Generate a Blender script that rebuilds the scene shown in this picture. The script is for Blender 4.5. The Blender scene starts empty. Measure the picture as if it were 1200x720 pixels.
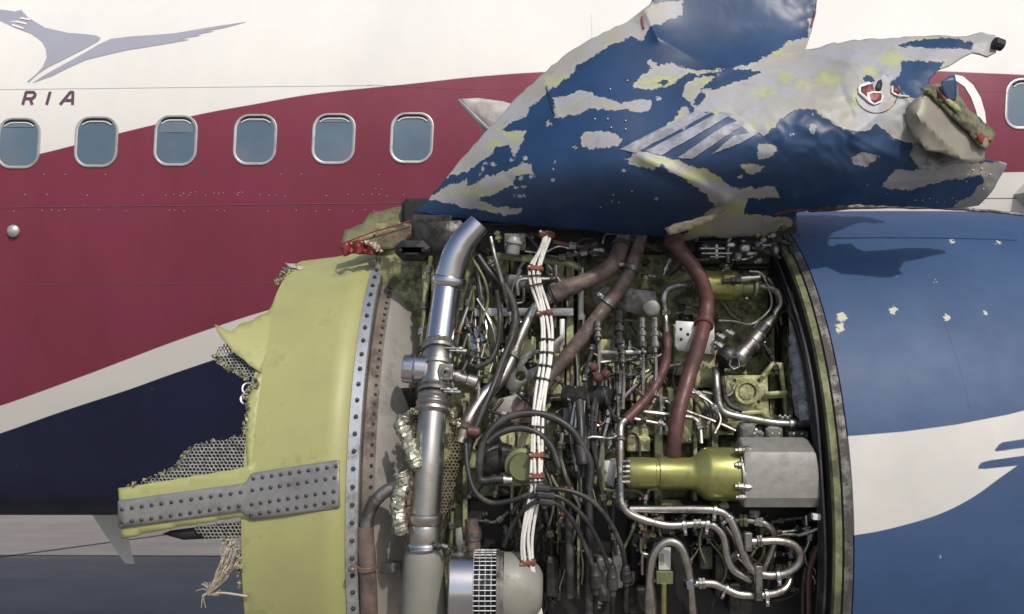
import bpy, bmesh, math, random
import numpy as np
from mathutils import Vector, Matrix, noise
from mathutils.geometry import delaunay_2d_cdt
random.seed(7)
S = bpy.context.scene
COL = S.collection
PI = math.pi

# ------------------------------------------------------------------ camera, sky, sun, exposure
H = 4.0                      # camera height (m)
F = 1039.0                    # focal length in photo pixels (1200 wide)
cam_d = bpy.data.cameras.new('camera'); cam = bpy.data.objects.new('camera', cam_d); COL.objects.link(cam)
cam.location = (0, 0, H); cam.rotation_euler = (math.radians(90), 0, 0)
cam_d.sensor_width = 36; cam_d.lens = 36 * F / 1200; cam_d.clip_start = .05; cam_d.clip_end = 5000
S.camera = cam
SUN_EL, SUN_AZ = math.radians(48), math.radians(26)      # azimuth: to the right of straight behind the camera
sv = Vector((math.sin(SUN_AZ) * math.cos(SUN_EL), -math.cos(SUN_AZ) * math.cos(SUN_EL), math.sin(SUN_EL)))
W = bpy.data.worlds.new('World'); S.world = W; W.use_nodes = True
nt = W.node_tree; bg = nt.nodes['Background']; sky = nt.nodes.new('ShaderNodeTexSky')
sky.sky_type = 'NISHITA'; sky.sun_disc = False; sky.sun_elevation = SUN_EL
sky.sun_rotation = math.atan2(sv.x, sv.y); sky.dust_density = 2.5; sky.air_density = 1.0; sky.ozone_density = 1.0
nt.links.new(sky.outputs[0], bg.inputs[0]); bg.inputs[1].default_value = .135
sd = bpy.data.lights.new('sun', 'SUN'); so = bpy.data.objects.new('sun', sd); COL.objects.link(so)
sd.energy = 2.7; sd.angle = math.radians(1.2); sd.color = (1, .95, .87)
so.rotation_euler = (-sv).to_track_quat('-Z', 'Y').to_euler()
S.view_settings.view_transform = 'Standard'; S.view_settings.look = 'None'
S.view_settings.exposure = -0.1; S.view_settings.gamma = 1
S.render.engine = 'CYCLES'; S.cycles.max_bounces = 7

# ------------------------------------------------------------------ placement helpers
DR = .215                     # added to every radius of the layout
CY, CZ = 4.13, H - .8          # the engine's axis runs along X through this point

def P(px, py, d):
    return Vector(((px - 600) / F * d, d, H + (360 - py) / F * d))

def cyl_depth(py, R):
    R += DR; m = (360 - py) / F; b = CY + m * (-.8); a = 1 + m * m; c = CY * CY + .64 - R * R
    q = b * b - a * c
    if q <= 0: return b / a
    return (b - math.sqrt(q)) / a

def E(py, R):                  # depth of the layer R (m from the axis) of the engine bay
    return min(cyl_depth(py, R), 3.6 - (R - .62) * .9)

def L(px, py, R=.76): return P(px, py, E(py, R))
def PC(px, py, R): return P(px, py, cyl_depth(py, R))

def catmull(pts, n=6):
    pts = [Vector(p) for p in pts]
    if len(pts) < 3: return pts
    e = [pts[0] * 2 - pts[1]] + pts + [pts[-1] * 2 - pts[-2]]
    out = []
    for i in range(1, len(e) - 2):
        a, b, c, d = e[i - 1:i + 3]
        for k in range(n):
            t = k / n
            out.append(.5 * ((2 * b) + (c - a) * t + (2 * a - 5 * b + 4 * c - d) * t * t + (3 * b - a - 3 * c + d) * t ** 3))
    return out + [pts[-1]]

# ------------------------------------------------------------------ materials
def lin(r, g, b): return tuple(((v / 255 + .055) / 1.055) ** 2.4 if v > 10 else v / 255 / 12.92 for v in (r, g, b))
class NB:
    def __init__(s, name):
        s.m = bpy.data.materials.new(name); s.m.use_nodes = True; s.t = s.m.node_tree
        s.b = s.t.nodes['Principled BSDF']; s.c = s.t.nodes.new('ShaderNodeTexCoord')
    def n(s, ty, **kw):
        o = s.t.nodes.new(ty)
        for k, v in kw.items(): setattr(o, k, v)
        return o
    def l(s, a, b): s.t.links.new(a, b)
    def noise(s, scale, detail=4, rough=.6, stretch=None):
        o = s.n('ShaderNodeTexNoise'); o.inputs['Scale'].default_value = scale
        o.inputs['Detail'].default_value = detail; o.inputs['Roughness'].default_value = rough
        if stretch:
            mp = s.n('ShaderNodeMapping'); mp.inputs['Scale'].default_value = stretch
            s.l(s.c.outputs['Object'], mp.inputs[0]); s.l(mp.outputs[0], o.inputs['Vector'])
        else: s.l(s.c.outputs['Object'], o.inputs['Vector'])
        return o.outputs['Fac']
    def ramp(s, f, a, b):
        o = s.n('ShaderNodeMapRange'); o.inputs[1].default_value = a; o.inputs[2].default_value = b; o.clamp = True
        s.l(f, o.inputs[0]); return o.outputs[0]
    def mix(s, f, a, b):
        o = s.n('ShaderNodeMix', data_type='RGBA')
        for i, v in ((0, f), (6, a), (7, b)):
            if isinstance(v, (int, float)): o.inputs[i].default_value = v
            elif isinstance(v, (tuple, list)): o.inputs[i].default_value = tuple(v)[:3] + (1,)
            else: s.l(v, o.inputs[i])
        return o.outputs[2]
    def math(s, op, a, b=0.0):
        o = s.n('ShaderNodeMath', operation=op)
        for i, v in ((0, a), (1, b)):
            if isinstance(v, (int, float)): o.inputs[i].default_value = v
            else: s.l(v, o.inputs[i])
        return o.outputs[0]
    def attr(s, name): o = s.n('ShaderNodeAttribute', attribute_name=name); return o.outputs['Fac']
    def bump(s, h, st, dist=.002):
        o = s.n('ShaderNodeBump'); o.inputs['Strength'].default_value = st; o.inputs['Distance'].default_value = dist
        s.l(h, o.inputs['Height']); s.l(o.outputs[0], s.b.inputs['Normal'])

MATS = {}
def mat(name, col, rough=.5, metal=0., var=.2, scale=25, bump=.25, dirt=.0, dirtcol=(.02, .017, .013), coat=0, stretch=None, dscale=9):
    k = NB(name); f = k.noise(scale, stretch=stretch)
    c = k.mix(k.ramp(f, .3, .7), tuple(v * (1 - var) for v in col), tuple(min(1, v * (1 + var)) for v in col))
    if dirt:
        d = k.ramp(k.noise(dscale, 7, .72), .62 - dirt * .35, .72 - dirt * .25)
        c = k.mix(k.math('MULTIPLY', d, min(.9, .35 + dirt)), c, dirtcol)
        r = k.n('ShaderNodeMapRange'); r.inputs[3].default_value = rough; r.inputs[4].default_value = min(1, rough + .3); k.l(d, r.inputs[0])
        k.l(r.outputs[0], k.b.inputs['Roughness'])
    else: k.b.inputs['Roughness'].default_value = rough
    k.l(c, k.b.inputs['Base Color']); k.b.inputs['Metallic'].default_value = metal
    k.b.inputs['Coat Weight'].default_value = coat; k.b.inputs['Coat Roughness'].default_value = .08
    if bump: k.bump(k.noise(scale * 4, 5, .6, stretch), bump)
    MATS[name] = k.m; return k.m

mat('polished_steel', (.55, .55, .57), .22, 1, .05, 14, .05, .12, (.3, .28, .25), dscale=14)
mat('tube_steel', (.50, .48, .44), .30, 1, .15, 30, .15, .4, (.13, .11, .09))
mat('dull_steel', (.36, .35, .33), .42, 1, .2, 30, .3, .5, (.07, .06, .05))
mat('heat_stained_steel', (.44, .42, .38), .34, 1, .15, 8, .08, .3, (.22, .19, .15), dscale=6)
mat('dark_metal', (.075, .073, .07), .42, .7, .4, 30, .3, .5)
mat('grime_shade_black', (.017, .016, .016), .6, .1, .4, 20, .4)  # black for dark parts, and for the added boxes that paint shade
mat('black_rubber', (.022, .021, .021), .42, 0, .3, 40, .15, .4, (.075, .068, .06))
mat('grey_casting', (.20, .195, .18), .48, .35, .2, 30, .5, .5)
mat('grey_paint', (.28, .28, .27), .45, .1, .12, 10, .1, .4)
mat('light_plate', (.62, .62, .60), .4, .3, .08, 12, .1, .25, (.2, .2, .18))
mat('brown_sleeve', (.165, .115, .094), .42, 0, .2, 25, .3, .5, (.05, .035, .03))
mat('red_sleeve', (.115, .046, .040), .38, 0, .2, 25, .3, .5, (.05, .022, .02))
mat('orange_clamp', (.19, .062, .036), .5, 0, .25, 60, .2, .4)
mat('white_sheath', (.74, .72, .66), .45, 0, .06, 60, .1, .2, (.3, .27, .2), dscale=40)
mat('green_primer', (.345, .342, .140), .48, 0, .07, 5, .08, .12, (.14, .15, .06), dscale=5)
mat('case_primer', (.34, .35, .17), .48, 0, .28, 16, .35, .6, (.055, .055, .03), dscale=13)
mat('gold_anodised', (.33, .335, .115), .30, .65, .08, 10, .08, .3, (.16, .15, .07), dscale=12)
mat('olive_metal', (.21, .22, .11), .4, .5, .15, 14, .15, .4, (.07, .07, .04))
mat('wall_grey', (.33, .31, .28), .5, .15, .1, 7, .2, .3, (.17, .155, .135), dscale=6)
mat('ledge_brown', (.20, .17, .14), .5, .2, .2, 18, .3, .5, (.08, .06, .05))
mat('strip_steel', (.58, .59, .60), .36, .8, .1, 20, .2, .4, (.2, .19, .18))
mat('strap_grey', (.27, .265, .26), .42, .45, .08, 20, .12, .35, (.16, .15, .14))
mat('rivet_metal', (.075, .074, .07), .42, .6, .2, 80, .1)
mat('foil', (.62, .62, .50), .28, .8, .15, 50, .9, .4, (.25, .22, .12), dscale=30)
mat('honeycomb_alloy', (.37, .37, .32), .45, .3, .3, 40, .2, .35, (.12, .12, .1))
mat('honeycomb_brown', (.17, .13, .085), .55, .2, .3, 40, .2, .4)
mat('torn_foam', (.42, .41, .27), .7, 0, .45, 60, .8, .5, (.08, .07, .05), dscale=40)
mat('fibre_tan', (.47, .41, .31), .8, 0, .25, 60, .3)
mat('red_paint', (.27, .045, .045), .45, 0, .25, 30, .3, .3)
mat('beige_primer', (.25, .23, .18), .45, .1, .1, 9, .2, .3, (.17, .16, .12), dscale=7)
mat('olive_torn', (.20, .20, .11), .5, .1, .2, 12, .3, .5)
mat('window_frame_grey', (.48, .47, .46), .35, .5, .1, 20, .1, .3, (.28, .26, .25))
mat('emblem_grey', (.34, .34, .40), .4, 0, .03, 5, 0)
mat('letter_plum', (.12, .055, .085), .4, 0, .03, 5, 0)
mat('stripe_white', (.78, .76, .72), .35, 0, .03, 5, 0)
mat('emblem_white', (.72, .72, .72), .45, 0, .05, 20, 0)
mat('seam_dark', (.10, .06, .07), .5, 0, .2, 5, 0)
mat('seam_pale', (.40, .39, .38), .5, 0, .1, 5, 0)
mat('rim_metal', (.27, .26, .24), .45, .6, .15, 20, .2, .75, (.08, .07, .06), dscale=18)
mat('rim_olive', (.23, .24, .11), .5, 0, .15, 14, .1, .6, (.07, .07, .04))
mat('faint_scratch', (.020, .045, .105), .5, 0, .1, 10, 0)
mat('sunlit_primer', (.52, .52, .27), .5, 0, .15, 20, .2, .5, (.12, .12, .06), dscale=18)  # lighter copy of the case primer, sunlight put into its colour
mat('olive_smooth', (.16, .155, .075), .5, .1, .08, 6, .1, .2)
mat('shade_blue', (.155, .195, .24), .25, 0, .1, 4, 0)
mat('stripe_lavender', (.34, .35, .40), .45, 0, .12, 25, .1, .5, (.2, .2, .22), dscale=20)
mat('dark_beige', (.13, .115, .075), .6, 0, .2, 25, .4, .4)
mat('strut_grey', (.30, .30, .31), .4, .3, .2, 20, .2, .4)
mat('khaki_paint', (.26, .255, .22), .42, .1, .08, 8, .1, .2, (.2, .19, .14), dscale=5)
mat('bronze_lip', (.10, .06, .03), .4, .3, .1, 5, 0)
mat('wing_grey', (.52, .50, .48), .4, .1, .06, 4, .05, .3, (.3, .28, .26), dscale=3)
mat('antenna_grey', (.50, .52, .50), .35, 0, .05, 5, 0)
mat('black_tip', (.02, .018, .02), .6, 0, .2, 30, .3)

def paint_patchy(name, base, coatcol, rough=.33):
    """Skin under a paint film that has flaked off where attribute 'peel' > 0."""
    k = NB(name)
    d = k.attr('peel')
    d = k.math('ADD', d, k.math('MULTIPLY', k.math('SUBTRACT', k.noise(38, 5, .65), .5), 4.0))
    d = k.math('ADD', d, k.math('MULTIPLY', k.math('SUBTRACT', k.noise(160, 3, .6), .5), 2.0))
    d = k.math('ADD', d, k.math('MULTIPLY', k.math('SUBTRACT', k.noise(75, 4, .6), .5), 7.0))
    fleck = k.math('MULTIPLY', k.math('SUBTRACT', k.noise(48, 3, .6), .77), 300)
    d = k.math('MAXIMUM', d, fleck)
    edge = k.ramp(d, -.3, .3)
    blue = k.mix(k.ramp(k.noise(3.2, 5), .35, .65), tuple(v * .82 for v in base), tuple(v * 1.15 for v in base))
    blue = k.mix(k.math('MULTIPLY', k.ramp(k.noise(14, 8, .75), .52, .75), .35), blue, (.02, .022, .03))
    prim = k.mix(k.ramp(k.noise(6, 4), .42, .6), coatcol, (.36, .34, .29))
    gy = k.math('MAXIMUM', k.ramp(k.noise(13, 5, .65), .62, .64), k.ramp(k.math('ADD', k.attr('yellow'), k.math('MULTIPLY', k.math('SUBTRACT', k.noise(45, 6, .75), .5), 30.0)), 0, 1))
    prim = k.mix(k.math('MULTIPLY', gy, .62), prim, (.42, .46, .15))
    rim = k.math('MULTIPLY', k.ramp(d, 0, .6), k.math('SUBTRACT', 1.0, k.ramp(d, .9, 3.2)))
    prim = k.mix(k.math('MULTIPLY', k.math('MULTIPLY', rim, k.ramp(k.noise(9, 3), .5, .6)), .5), prim, (.50, .52, .28))
    prim = k.mix(k.math('MULTIPLY', k.ramp(k.noise(26, 8, .75), .55, .72), .4), prim, (.13, .12, .11))
    k.l(k.mix(edge, blue, prim), k.b.inputs['Base Color'])
    r = k.n('ShaderNodeMapRange'); r.inputs[3].default_value = rough; r.inputs[4].default_value = .5; k.l(edge, r.inputs[0])
    k.l(r.outputs[0], k.b.inputs['Roughness'])
    hh = k.math('ADD', k.math('MULTIPLY', k.ramp(d, -.7, .7), -1.2), k.math('MULTIPLY', k.noise(22, 5, .6), .9))
    k.bump(hh, .5, .0015)
    MATS[name] = k.m
paint_patchy('flaking_blue_paint', (.018, .052, .128), (.36, .36, .385), .42)

def fuselage_mat():
    k = NB('airliner_livery')
    d1, d2, d3 = k.attr('maroon_below'), k.attr('stripe_below'), k.attr('navy_below')
    g = lambda d: k.ramp(d, -.5, .5)
    grime = k.noise(1.4, 6, .7, (1, 1, .25))
    wh = k.mix(k.ramp(grime, .3, .7), (.76, .74, .69), (.69, .67, .63))
    ma = k.mix(k.ramp(grime, .3, .7), (.215, .038, .068), (.175, .029, .051))
    na = k.mix(k.ramp(grime, .3, .7), (.013, .018, .048), (.008, .012, .034))
    c = k.mix(g(d1), wh, ma); c = k.mix(g(d2), c, (.66, .63, .58)); c = k.mix(g(d3), c, na)
    sp = k.ramp(k.noise(38, 3, .5), .765, .79); c = k.mix(k.math('MULTIPLY', sp, .45), c, (.55, .5, .48))
    k.l(c, k.b.inputs['Base Color'])
    k.l(k.ramp(k.noise(3, 4), -.9, 1.6), k.b.inputs['Roughness'])
    k.b.inputs['Roughness'].default_value = .3
    k.bump(k.noise(1.7, 3, .5), .6, .014)
    k.b.inputs['Specular IOR Level'].default_value = .28
    MATS['airliner_livery'] = k.m
fuselage_mat()

def rear_mat():
    k = NB('blue_cowl_paint')
    d1, d2, dp = k.attr('white_band'), k.attr('dash_marks'), k.attr('chips')
    n1 = k.noise(2.2, 6, .65)
    bl = k.mix(k.ramp(n1, .35, .65), (.020, .056, .14), (.030, .076, .172))
    smear = k.ramp(k.noise(5, 8, .72, (1, .6, 2.2)), .5, .78)
    bl = k.mix(k.math('MULTIPLY', smear, .35), bl, (.022, .045, .10))
    wh = k.mix(k.ramp(n1, .3, .7), (.60, .58, .54), (.49, .475, .44))
    c = k.mix(k.ramp(d1, -.5, .5), bl, wh); c = k.mix(k.ramp(d2, -.5, .5), c, bl)
    ch = k.ramp(k.math('ADD', dp, k.math('MULTIPLY', k.math('SUBTRACT', k.noise(85, 5, .7), .5), 13.0)), -.3, .3)
    c = k.mix(ch, c, (.50, .50, .36))
    fl = k.ramp(k.noise(30, 2, .5), .785, .80); c = k.mix(fl, c, (.45, .47, .45))
    k.l(c, k.b.inputs['Base Color'])
    k.l(k.ramp(k.noise(6, 6, .7), -1.5, 1.5), k.b.inputs['Roughness'])
    k.b.inputs['Coat Weight'].default_value = .15; k.b.inputs['Coat Roughness'].default_value = .4
    k.bump(k.noise(3.5, 3, .5), .35, .01)
    MATS['blue_cowl_paint'] = k.m
rear_mat()

def ground_mat():
    k = NB('apron_concrete')
    f = k.noise(.8, 9, .75, (.35, 1.1, 1)); f2 = k.noise(30, 5)
    a = k.mix(k.ramp(f, .35, .65), (.30, .27, .24), (.20, .18, .16))
    a = k.mix(k.math('MULTIPLY', k.ramp(f2, .5, .7), .3), a, (.26, .245, .23))
    k.l(a, k.b.inputs['Base Color']); k.b.inputs['Roughness'].default_value = .9
    k.bump(f2, .4, .004); MATS['apron_concrete'] = k.m
    k = NB('dark_asphalt')
    f = k.noise(2.5, 9, .75, (.3, 1.6, 1))
    k.l(k.mix(k.ramp(f, .35, .65), (.035, .037, .045), (.085, .083, .09)), k.b.inputs['Base Color'])
    k.b.inputs['Roughness'].default_value = .85; k.bump(k.noise(50, 5), .6, .005); MATS['dark_asphalt'] = k.m
ground_mat()

# ------------------------------------------------------------------ mesh helpers
class G:
    def __init__(s): s.v = []; s.f = []
    def add(s, v, f):
        o = len(s.v); s.v += [tuple(p) for p in v]; s.f += [tuple(i + o for i in q) for q in f]; return s
    def rings(s, rings, close=True, caps=(True, True)):
        n = len(rings[0]); v = [p for r in rings for p in r]; f = []
        for i in range(len(rings) - 1):
            for j in range(n if close else n - 1):
                k = (j + 1) % n; f.append((i * n + j, i * n + k, (i + 1) * n + k, (i + 1) * n + j))
        if caps[0]: f.append(tuple(range(n))[::-1])
        if caps[1]: f.append(tuple(range((len(rings) - 1) * n, len(rings) * n)))
        return s.add(v, f)
    def tube(s, pts, r, seg=10, caps=True):
        pts = [Vector(p) for p in pts]; n = len(pts)
        rr = r if isinstance(r, (list, tuple)) else [r] * n
        t0 = (pts[1] - pts[0]).normalized()
        u = t0.orthogonal().normalized(); R = []
        for i, p in enumerate(pts):
            t = (pts[min(i + 1, n - 1)] - pts[max(i - 1, 0)]).normalized()
            u = (u - t * u.dot(t)).normalized(); w = t.cross(u)
            R.append([p + (u * math.cos(a) + w * math.sin(a)) * rr[i] for a in [2 * PI * k / seg for k in range(seg)]])
        return s.rings(R, True, (caps, caps))
    def lathe(s, a, b, prof, seg=20, ref=None):
        """prof: (t along a->b, may leave 0..1; radius in m)."""
        a, b = Vector(a), Vector(b); t = (b - a); ax = t.normalized()
        u = (Vector(ref) if ref else ax.orthogonal()).normalized(); u = (u - ax * u.dot(ax)).normalized(); w = ax.cross(u); R = []
        for q, r in prof:
            c = a + t * q; r = max(r, 1e-5)
            R.append([c + (u * math.cos(k * 2 * PI / seg) + w * math.sin(k * 2 * PI / seg)) * r for k in range(seg)])
        return s.rings(R)
    def box(s, c, size, ax=None, bev=0.15):
        c = Vector(c); X, Y, Z = ax if ax else (Vector((1, 0, 0)), Vector((0, 1, 0)), Vector((0, 0, 1)))
        h = Vector(size) / 2; b = min(size) * bev
        def ring(zy, k): # octagonal outline in X/Z, at Y offset
            xs, zs = h.x - k, h.z - k
            pts = [(-xs + b, -zs), (xs - b, -zs), (xs, -zs + b), (xs, zs - b), (xs - b, zs), (-xs + b, zs), (-xs, zs - b), (-xs, -zs + b)]
            return [c + X * x + Z * z + Y * zy for x, z in pts]
        return s.rings([ring(-h.y, b * .8), ring(-h.y + b * .8, 0), ring(h.y - b * .8, 0), ring(h.y, b * .8)])
    def build(s, name, m, parent=None, smooth=35, extra=None):
        me = bpy.data.meshes.new(name); me.from_pydata(s.v, [], s.f); me.update()
        bm = bmesh.new(); bm.from_mesh(me); bmesh.ops.recalc_face_normals(bm, faces=bm.faces); bm.to_mesh(me); bm.free()
        return link(name, me, m, parent, smooth)
def link(name, me, m, parent=None, smooth=35):
    o = bpy.data.objects.new(name, me); COL.objects.link(o)
    if m is not None:
        me.materials.clear(); me.materials.append(MATS[m])
    if smooth:
        me.shade_smooth(); me.set_sharp_from_angle(angle=math.radians(smooth))
    if parent is not None: adopt(o, parent)
    return o
def adopt(o, parent):
    o.parent = parent; o.matrix_parent_inverse = Matrix.Translation(-parent.location)
def thing(name, label, cat, loc, group=None):
    o = bpy.data.objects.new(name, None); COL.objects.link(o); o.location = loc; o.empty_display_size = .1
    o['label'] = label; o['category'] = cat
    if group: o['group'] = group
    return o
def kind(o, k='stuff'): o['kind'] = k; return o
def lab(o, t): o['label'] = t; return o

def sdf(pts, poly):
    """signed distance (px), positive inside."""
    p = np.asarray(pts, float); q = np.asarray(poly, float); a = q; b = np.roll(q, -1, 0)
    d = np.full(len(p), 1e9); ins = np.zeros(len(p), bool)
    for i in range(len(q)):
        e = b[i] - a[i]; w = p - a[i]; t = np.clip((w @ e) / max(e @ e, 1e-9), 0, 1)
        d = np.minimum(d, np.hypot(*(w - t[:, None] * e).T))
        c = ((a[i, 1] > p[:, 1]) != (b[i, 1] > p[:, 1]))
        if abs(e[1]) > 1e-9: ins ^= c & (p[:, 0] < e[0] * (p[:, 1] - a[i, 1]) / e[1] + a[i, 0])
    return np.where(ins, d, -d)
def jag(poly, amp, step, seed=0, keep=None):
    """roughens an outline into torn metal."""
    rnd = random.Random(seed); out = []
    n = len(poly)
    for i in range(n):
        a, b = Vector(poly[i]), Vector(poly[(i + 1) % n]); d = b - a; k = max(1, int(d.length / step)); nn = Vector((-d.y, d.x)).normalized()
        for j in range(k):
            p = a + d * (j / k)
            if j or True: p = p + nn * rnd.uniform(-amp, amp)
            out.append((p.x, p.y))
    return out
def sheet(name, poly, surf, step, m, parent, thick=.003, holes=(), smooth=40, attrs=None, lift=0.):
    """a skin of metal: outline in layout units, mapped onto the surface surf(u, v) and given thickness."""
    q = np.asarray(poly, float); lo, hi = q.min(0), q.max(0)
    gx = np.arange(lo[0] + step * .5, hi[0], step); gy = np.arange(lo[1] + step * .5, hi[1], step)
    pts = [(x + (step * .5 if j % 2 else 0), y) for j, y in enumerate(gy) for x in gx]
    if pts:
        d = sdf(pts, poly); pts = [p for p, k in zip(pts, d) if k > step * .35]
    vs = [tuple(p) for p in poly]; ed = [(i, (i + 1) % len(vs)) for i in range(len(vs))]
    hv = []
    for h in holes:
        o = len(vs) + len(hv); hv += [tuple(p) for p in h]; ed += [(o + i, o + (i + 1) % len(h)) for i in range(len(h))]
        if pts: dd = sdf(pts, h); pts = [p for p, k in zip(pts, dd) if k < -step * .3]
    allv = vs + hv + pts
    r = delaunay_2d_cdt([Vector(p) for p in allv], ed, [], 1, 1e-5)
    v2 = [(p.x, p.y) for p in r[0]]; fs = [tuple(f) for f in r[2]]
    if holes and fs:
        cc = [tuple(np.mean([v2[i] for i in f], 0)) for f in fs]; keep = np.ones(len(fs), bool)
        for h in holes: keep &= sdf(cc, h) < 0
        fs = [f for f, k in zip(fs, keep) if k]
    v3 = [surf(x, y) for x, y in v2]
    if lift:
        v3 = [p + (Vector((0, 0, H)) - p).normalized() * lift for p in v3]
    me = bpy.data.meshes.new(name); me.from_pydata([tuple(p) for p in v3], [], fs); me.update()
    bm = bmesh.new(); bm.from_mesh(me); bmesh.ops.recalc_face_normals(bm, faces=bm.faces)
    bm.normal_update()
    s = sum((f.normal.y * f.calc_area() for f in bm.faces))
    if s > 0: bmesh.ops.reverse_faces(bm, faces=bm.faces)
    bm.to_mesh(me); bm.free()
    for k, fn in (attrs or {}).items():
        a = me.attributes.new(k, 'FLOAT', 'POINT'); a.data.foreach_set('value', np.asarray(fn(np.array(v2)), dtype=np.float32))
    o = link(name, me, m, parent, smooth)
    if thick:
        md = o.modifiers.new('thickness', 'SOLIDIFY'); md.thickness = thick; md.offset = -1
    return o
def revolve(name, prof, m, parent, a0=-70, a1=180, n=90, attrs=None, smooth=40, thick=0):
    """prof: (x, R); angle 0 = towards the camera, 90 = up."""
    v = []; f = []; c = len(prof)
    for i in range(n + 1):
        a = math.radians(a0 + (a1 - a0) * i / n)
        for x, R in prof: v.append((x, CY - (R + DR) * math.cos(a), CZ + (R + DR) * math.sin(a)))
    for i in range(n):
        for j in range(c - 1): f.append((i * c + j, i * c + j + 1, (i + 1) * c + j + 1, (i + 1) * c + j))
    me = bpy.data.meshes.new(name); me.from_pydata(v, [], f); me.update()
    for k, fn in (attrs or {}).items():
        pts = np.array([(600 + p[0] / p[1] * F, 360 - (p[2] - H) / p[1] * F) for p in v])
        at = me.attributes.new(k, 'FLOAT', 'POINT'); at.data.foreach_set('value', np.asarray(fn(pts, np.array(v)), dtype=np.float32))
    o = link(name, me, m, parent, smooth)
    if thick:
        md = o.modifiers.new('thickness', 'SOLIDIFY'); md.thickness = thick; md.offset = 0
    return o
def revpt(x, R, deg):
    a = math.radians(deg); R += DR; return Vector((x, CY - R * math.cos(a), CZ + R * math.sin(a))), Vector((0, -math.cos(a), math.sin(a)))
def orient(o, p, nrm, sc=1.):
    q = Vector(nrm).to_track_quat('Z', 'Y'); o.matrix_basis = Matrix.Translation(p) @ q.to_matrix().to_4x4() @ Matrix.Scale(sc, 4)
def inst(name, me, p, nrm, parent, sc=1.):
    o = bpy.data.objects.new(name, me); COL.objects.link(o); o.parent = parent
    orient(o, p, nrm, sc)
    o.matrix_parent_inverse = Matrix.Identity(4) if parent.type == 'MESH' else Matrix.Translation(-parent.location)
    return o
def proto(g, name, m, smooth=35):
    me = bpy.data.meshes.new(name); me.from_pydata(g.v, [], g.f); me.materials.append(MATS[m]); me.update()
    bm = bmesh.new(); bm.from_mesh(me); bmesh.ops.recalc_face_normals(bm, faces=bm.faces); bm.to_mesh(me); bm.free()
    me.shade_smooth(); me.set_sharp_from_angle(angle=math.radians(smooth)); return me
Z0, Z1 = Vector((0, 0, 0)), Vector((0, 0, 1))
RIVET = proto(G().lathe(Z0, Z1, [(-.002, .0062), (.0012, .0066), (.003, .0052), (.0040, .0022)], 10), 'rivet', 'rivet_metal')
BOLT = proto(G().lathe(Z0, Z1, [(-.001, .0072), (.0015, .0072), (.0016, .0052), (.007, .0052), (.0078, .0040)], 6), 'bolt', 'rivet_metal')
HOLE = proto(G().lathe(Z0, Z1, [(-.001, .0052), (.0007, .0052), (.0007, .004)], 8), 'bolt', 'grime_shade_black')
PALEB = proto(G().lathe(Z0, Z1, [(-.001, .0062), (.003, .0062), (.0042, .004)], 6), 'bolt', 'dull_steel')

# ------------------------------------------------------------------ ground
g = G(); g.add([(-600, -600, 0), (600, -600, 0), (600, 900, 0), (-600, 900, 0)], [(0, 1, 2, 3)])
kind(g.build('ground', 'apron_concrete', smooth=0), 'structure')
def strip_ground(name, a, b, w, m, z=.012):
    a, b = Vector(a), Vector(b); d = (b - a).normalized(); s = Vector((-d.y, d.x, 0)) * w / 2
    g = G(); g.add([a - s, b - s, b + s, a + s], [(0, 1, 2, 3)]); g.v = [(p[0], p[1], z) for p in g.v]
    return kind(g.build(name, m, smooth=0), 'structure')
strip_ground('concrete_joint', (-9.0, 13.6, 0), (-4.5, 16.6, 0), .05, 'seam_dark')
strip_ground('concrete_joint', (-12, 14.3, 0), (12, 14.0, 0), .05, 'seam_dark')
strip_ground('concrete_joint', (-12, 11.2, 0), (12, 11.2, 0), .05, 'seam_dark')

# ------------------------------------------------------------------ fuselage
prof = []
for i in range(0, 25):
    a = math.radians(60 + 120 * i / 24); prof.append((7.7 + 1.9 * math.cos(a) * 1.0, 1.0 + 1.9 * math.sin(a)))
low = [(5.82, .55), (5.9, 0), (6.02, -.5), (6.13, -.85), (6.2, -1.05), (6.28, -1.26), (6.42, -1.46), (6.7, -1.57), (7.2, -1.60), (7.7, -1.61), (8.5, -1.6), (9.1, -1.4)]
lowc = catmull([(prof[-1][0], prof[-1][1], 0)] + [(a, b, 0) for a, b in low], 5)
prof = [Vector((a, b)) for a, b in prof] + [Vector((p.x, p.y)) for p in lowc[1:]]
far = [Vector((9.6, .5)), Vector((9.55, 1.3)), Vector((9.2, 2.2))]
def fus_hit(py):
    m = (360 - py) / F; best = None
    for a, b in zip(prof[:-1], prof[1:]):
        fa, fb = a.y - m * a.x, b.y - m * b.x
        if fa * fb <= 0 and fa != fb:
            q = a.lerp(b, fa / (fa - fb))
            if best is None or q.x < best.x: best = q
    return best if best else Vector((6.6, m * 6.6))
def FUS(px, py):
    q = fus_hit(py); return Vector(((px - 600) / F * q.x, q.x, H + q.y))
xs = np.concatenate([np.arange(-16, -4.2, .8), np.arange(-4.2, 4.2, .06), np.arange(4.2, 18, .8)])
sec = prof + far; nS = len(sec)
v = [(x, p.x, H + p.y) for x in xs for p in sec]
f = [(i * nS + j, i * nS + (j + 1) % nS, (i + 1) * nS + (j + 1) % nS, (i + 1) * nS + j) for i in range(len(xs) - 1) for j in range(nS)]
me = bpy.data.meshes.new('fuselage_skin'); me.from_pydata(v, [], f); me.update()
V = np.array(v); PX = 600 + V[:, 0] / V[:, 1] * F; PY = 360 - (V[:, 2] - H) / V[:, 1] * F
def curve_y(px, pts): q = np.array(pts, float); return np.interp(px, q[:, 0], q[:, 1])
def smooth_curve(pts): return [(p.x, p.y) for p in catmull([(a, b, 0) for a, b in pts], 8)]
b1 = smooth_curve([(-2600, 620), (-900, 380), (-200, 235), (18, 187), (85, 171), (145, 155), (235, 134), (300, 122), (370, 110), (480, 98.5), (560, 90), (650, 84), (800, 80), (1000, 80), (1180, 87), (1500, 100), (3500, 160)])
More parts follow.
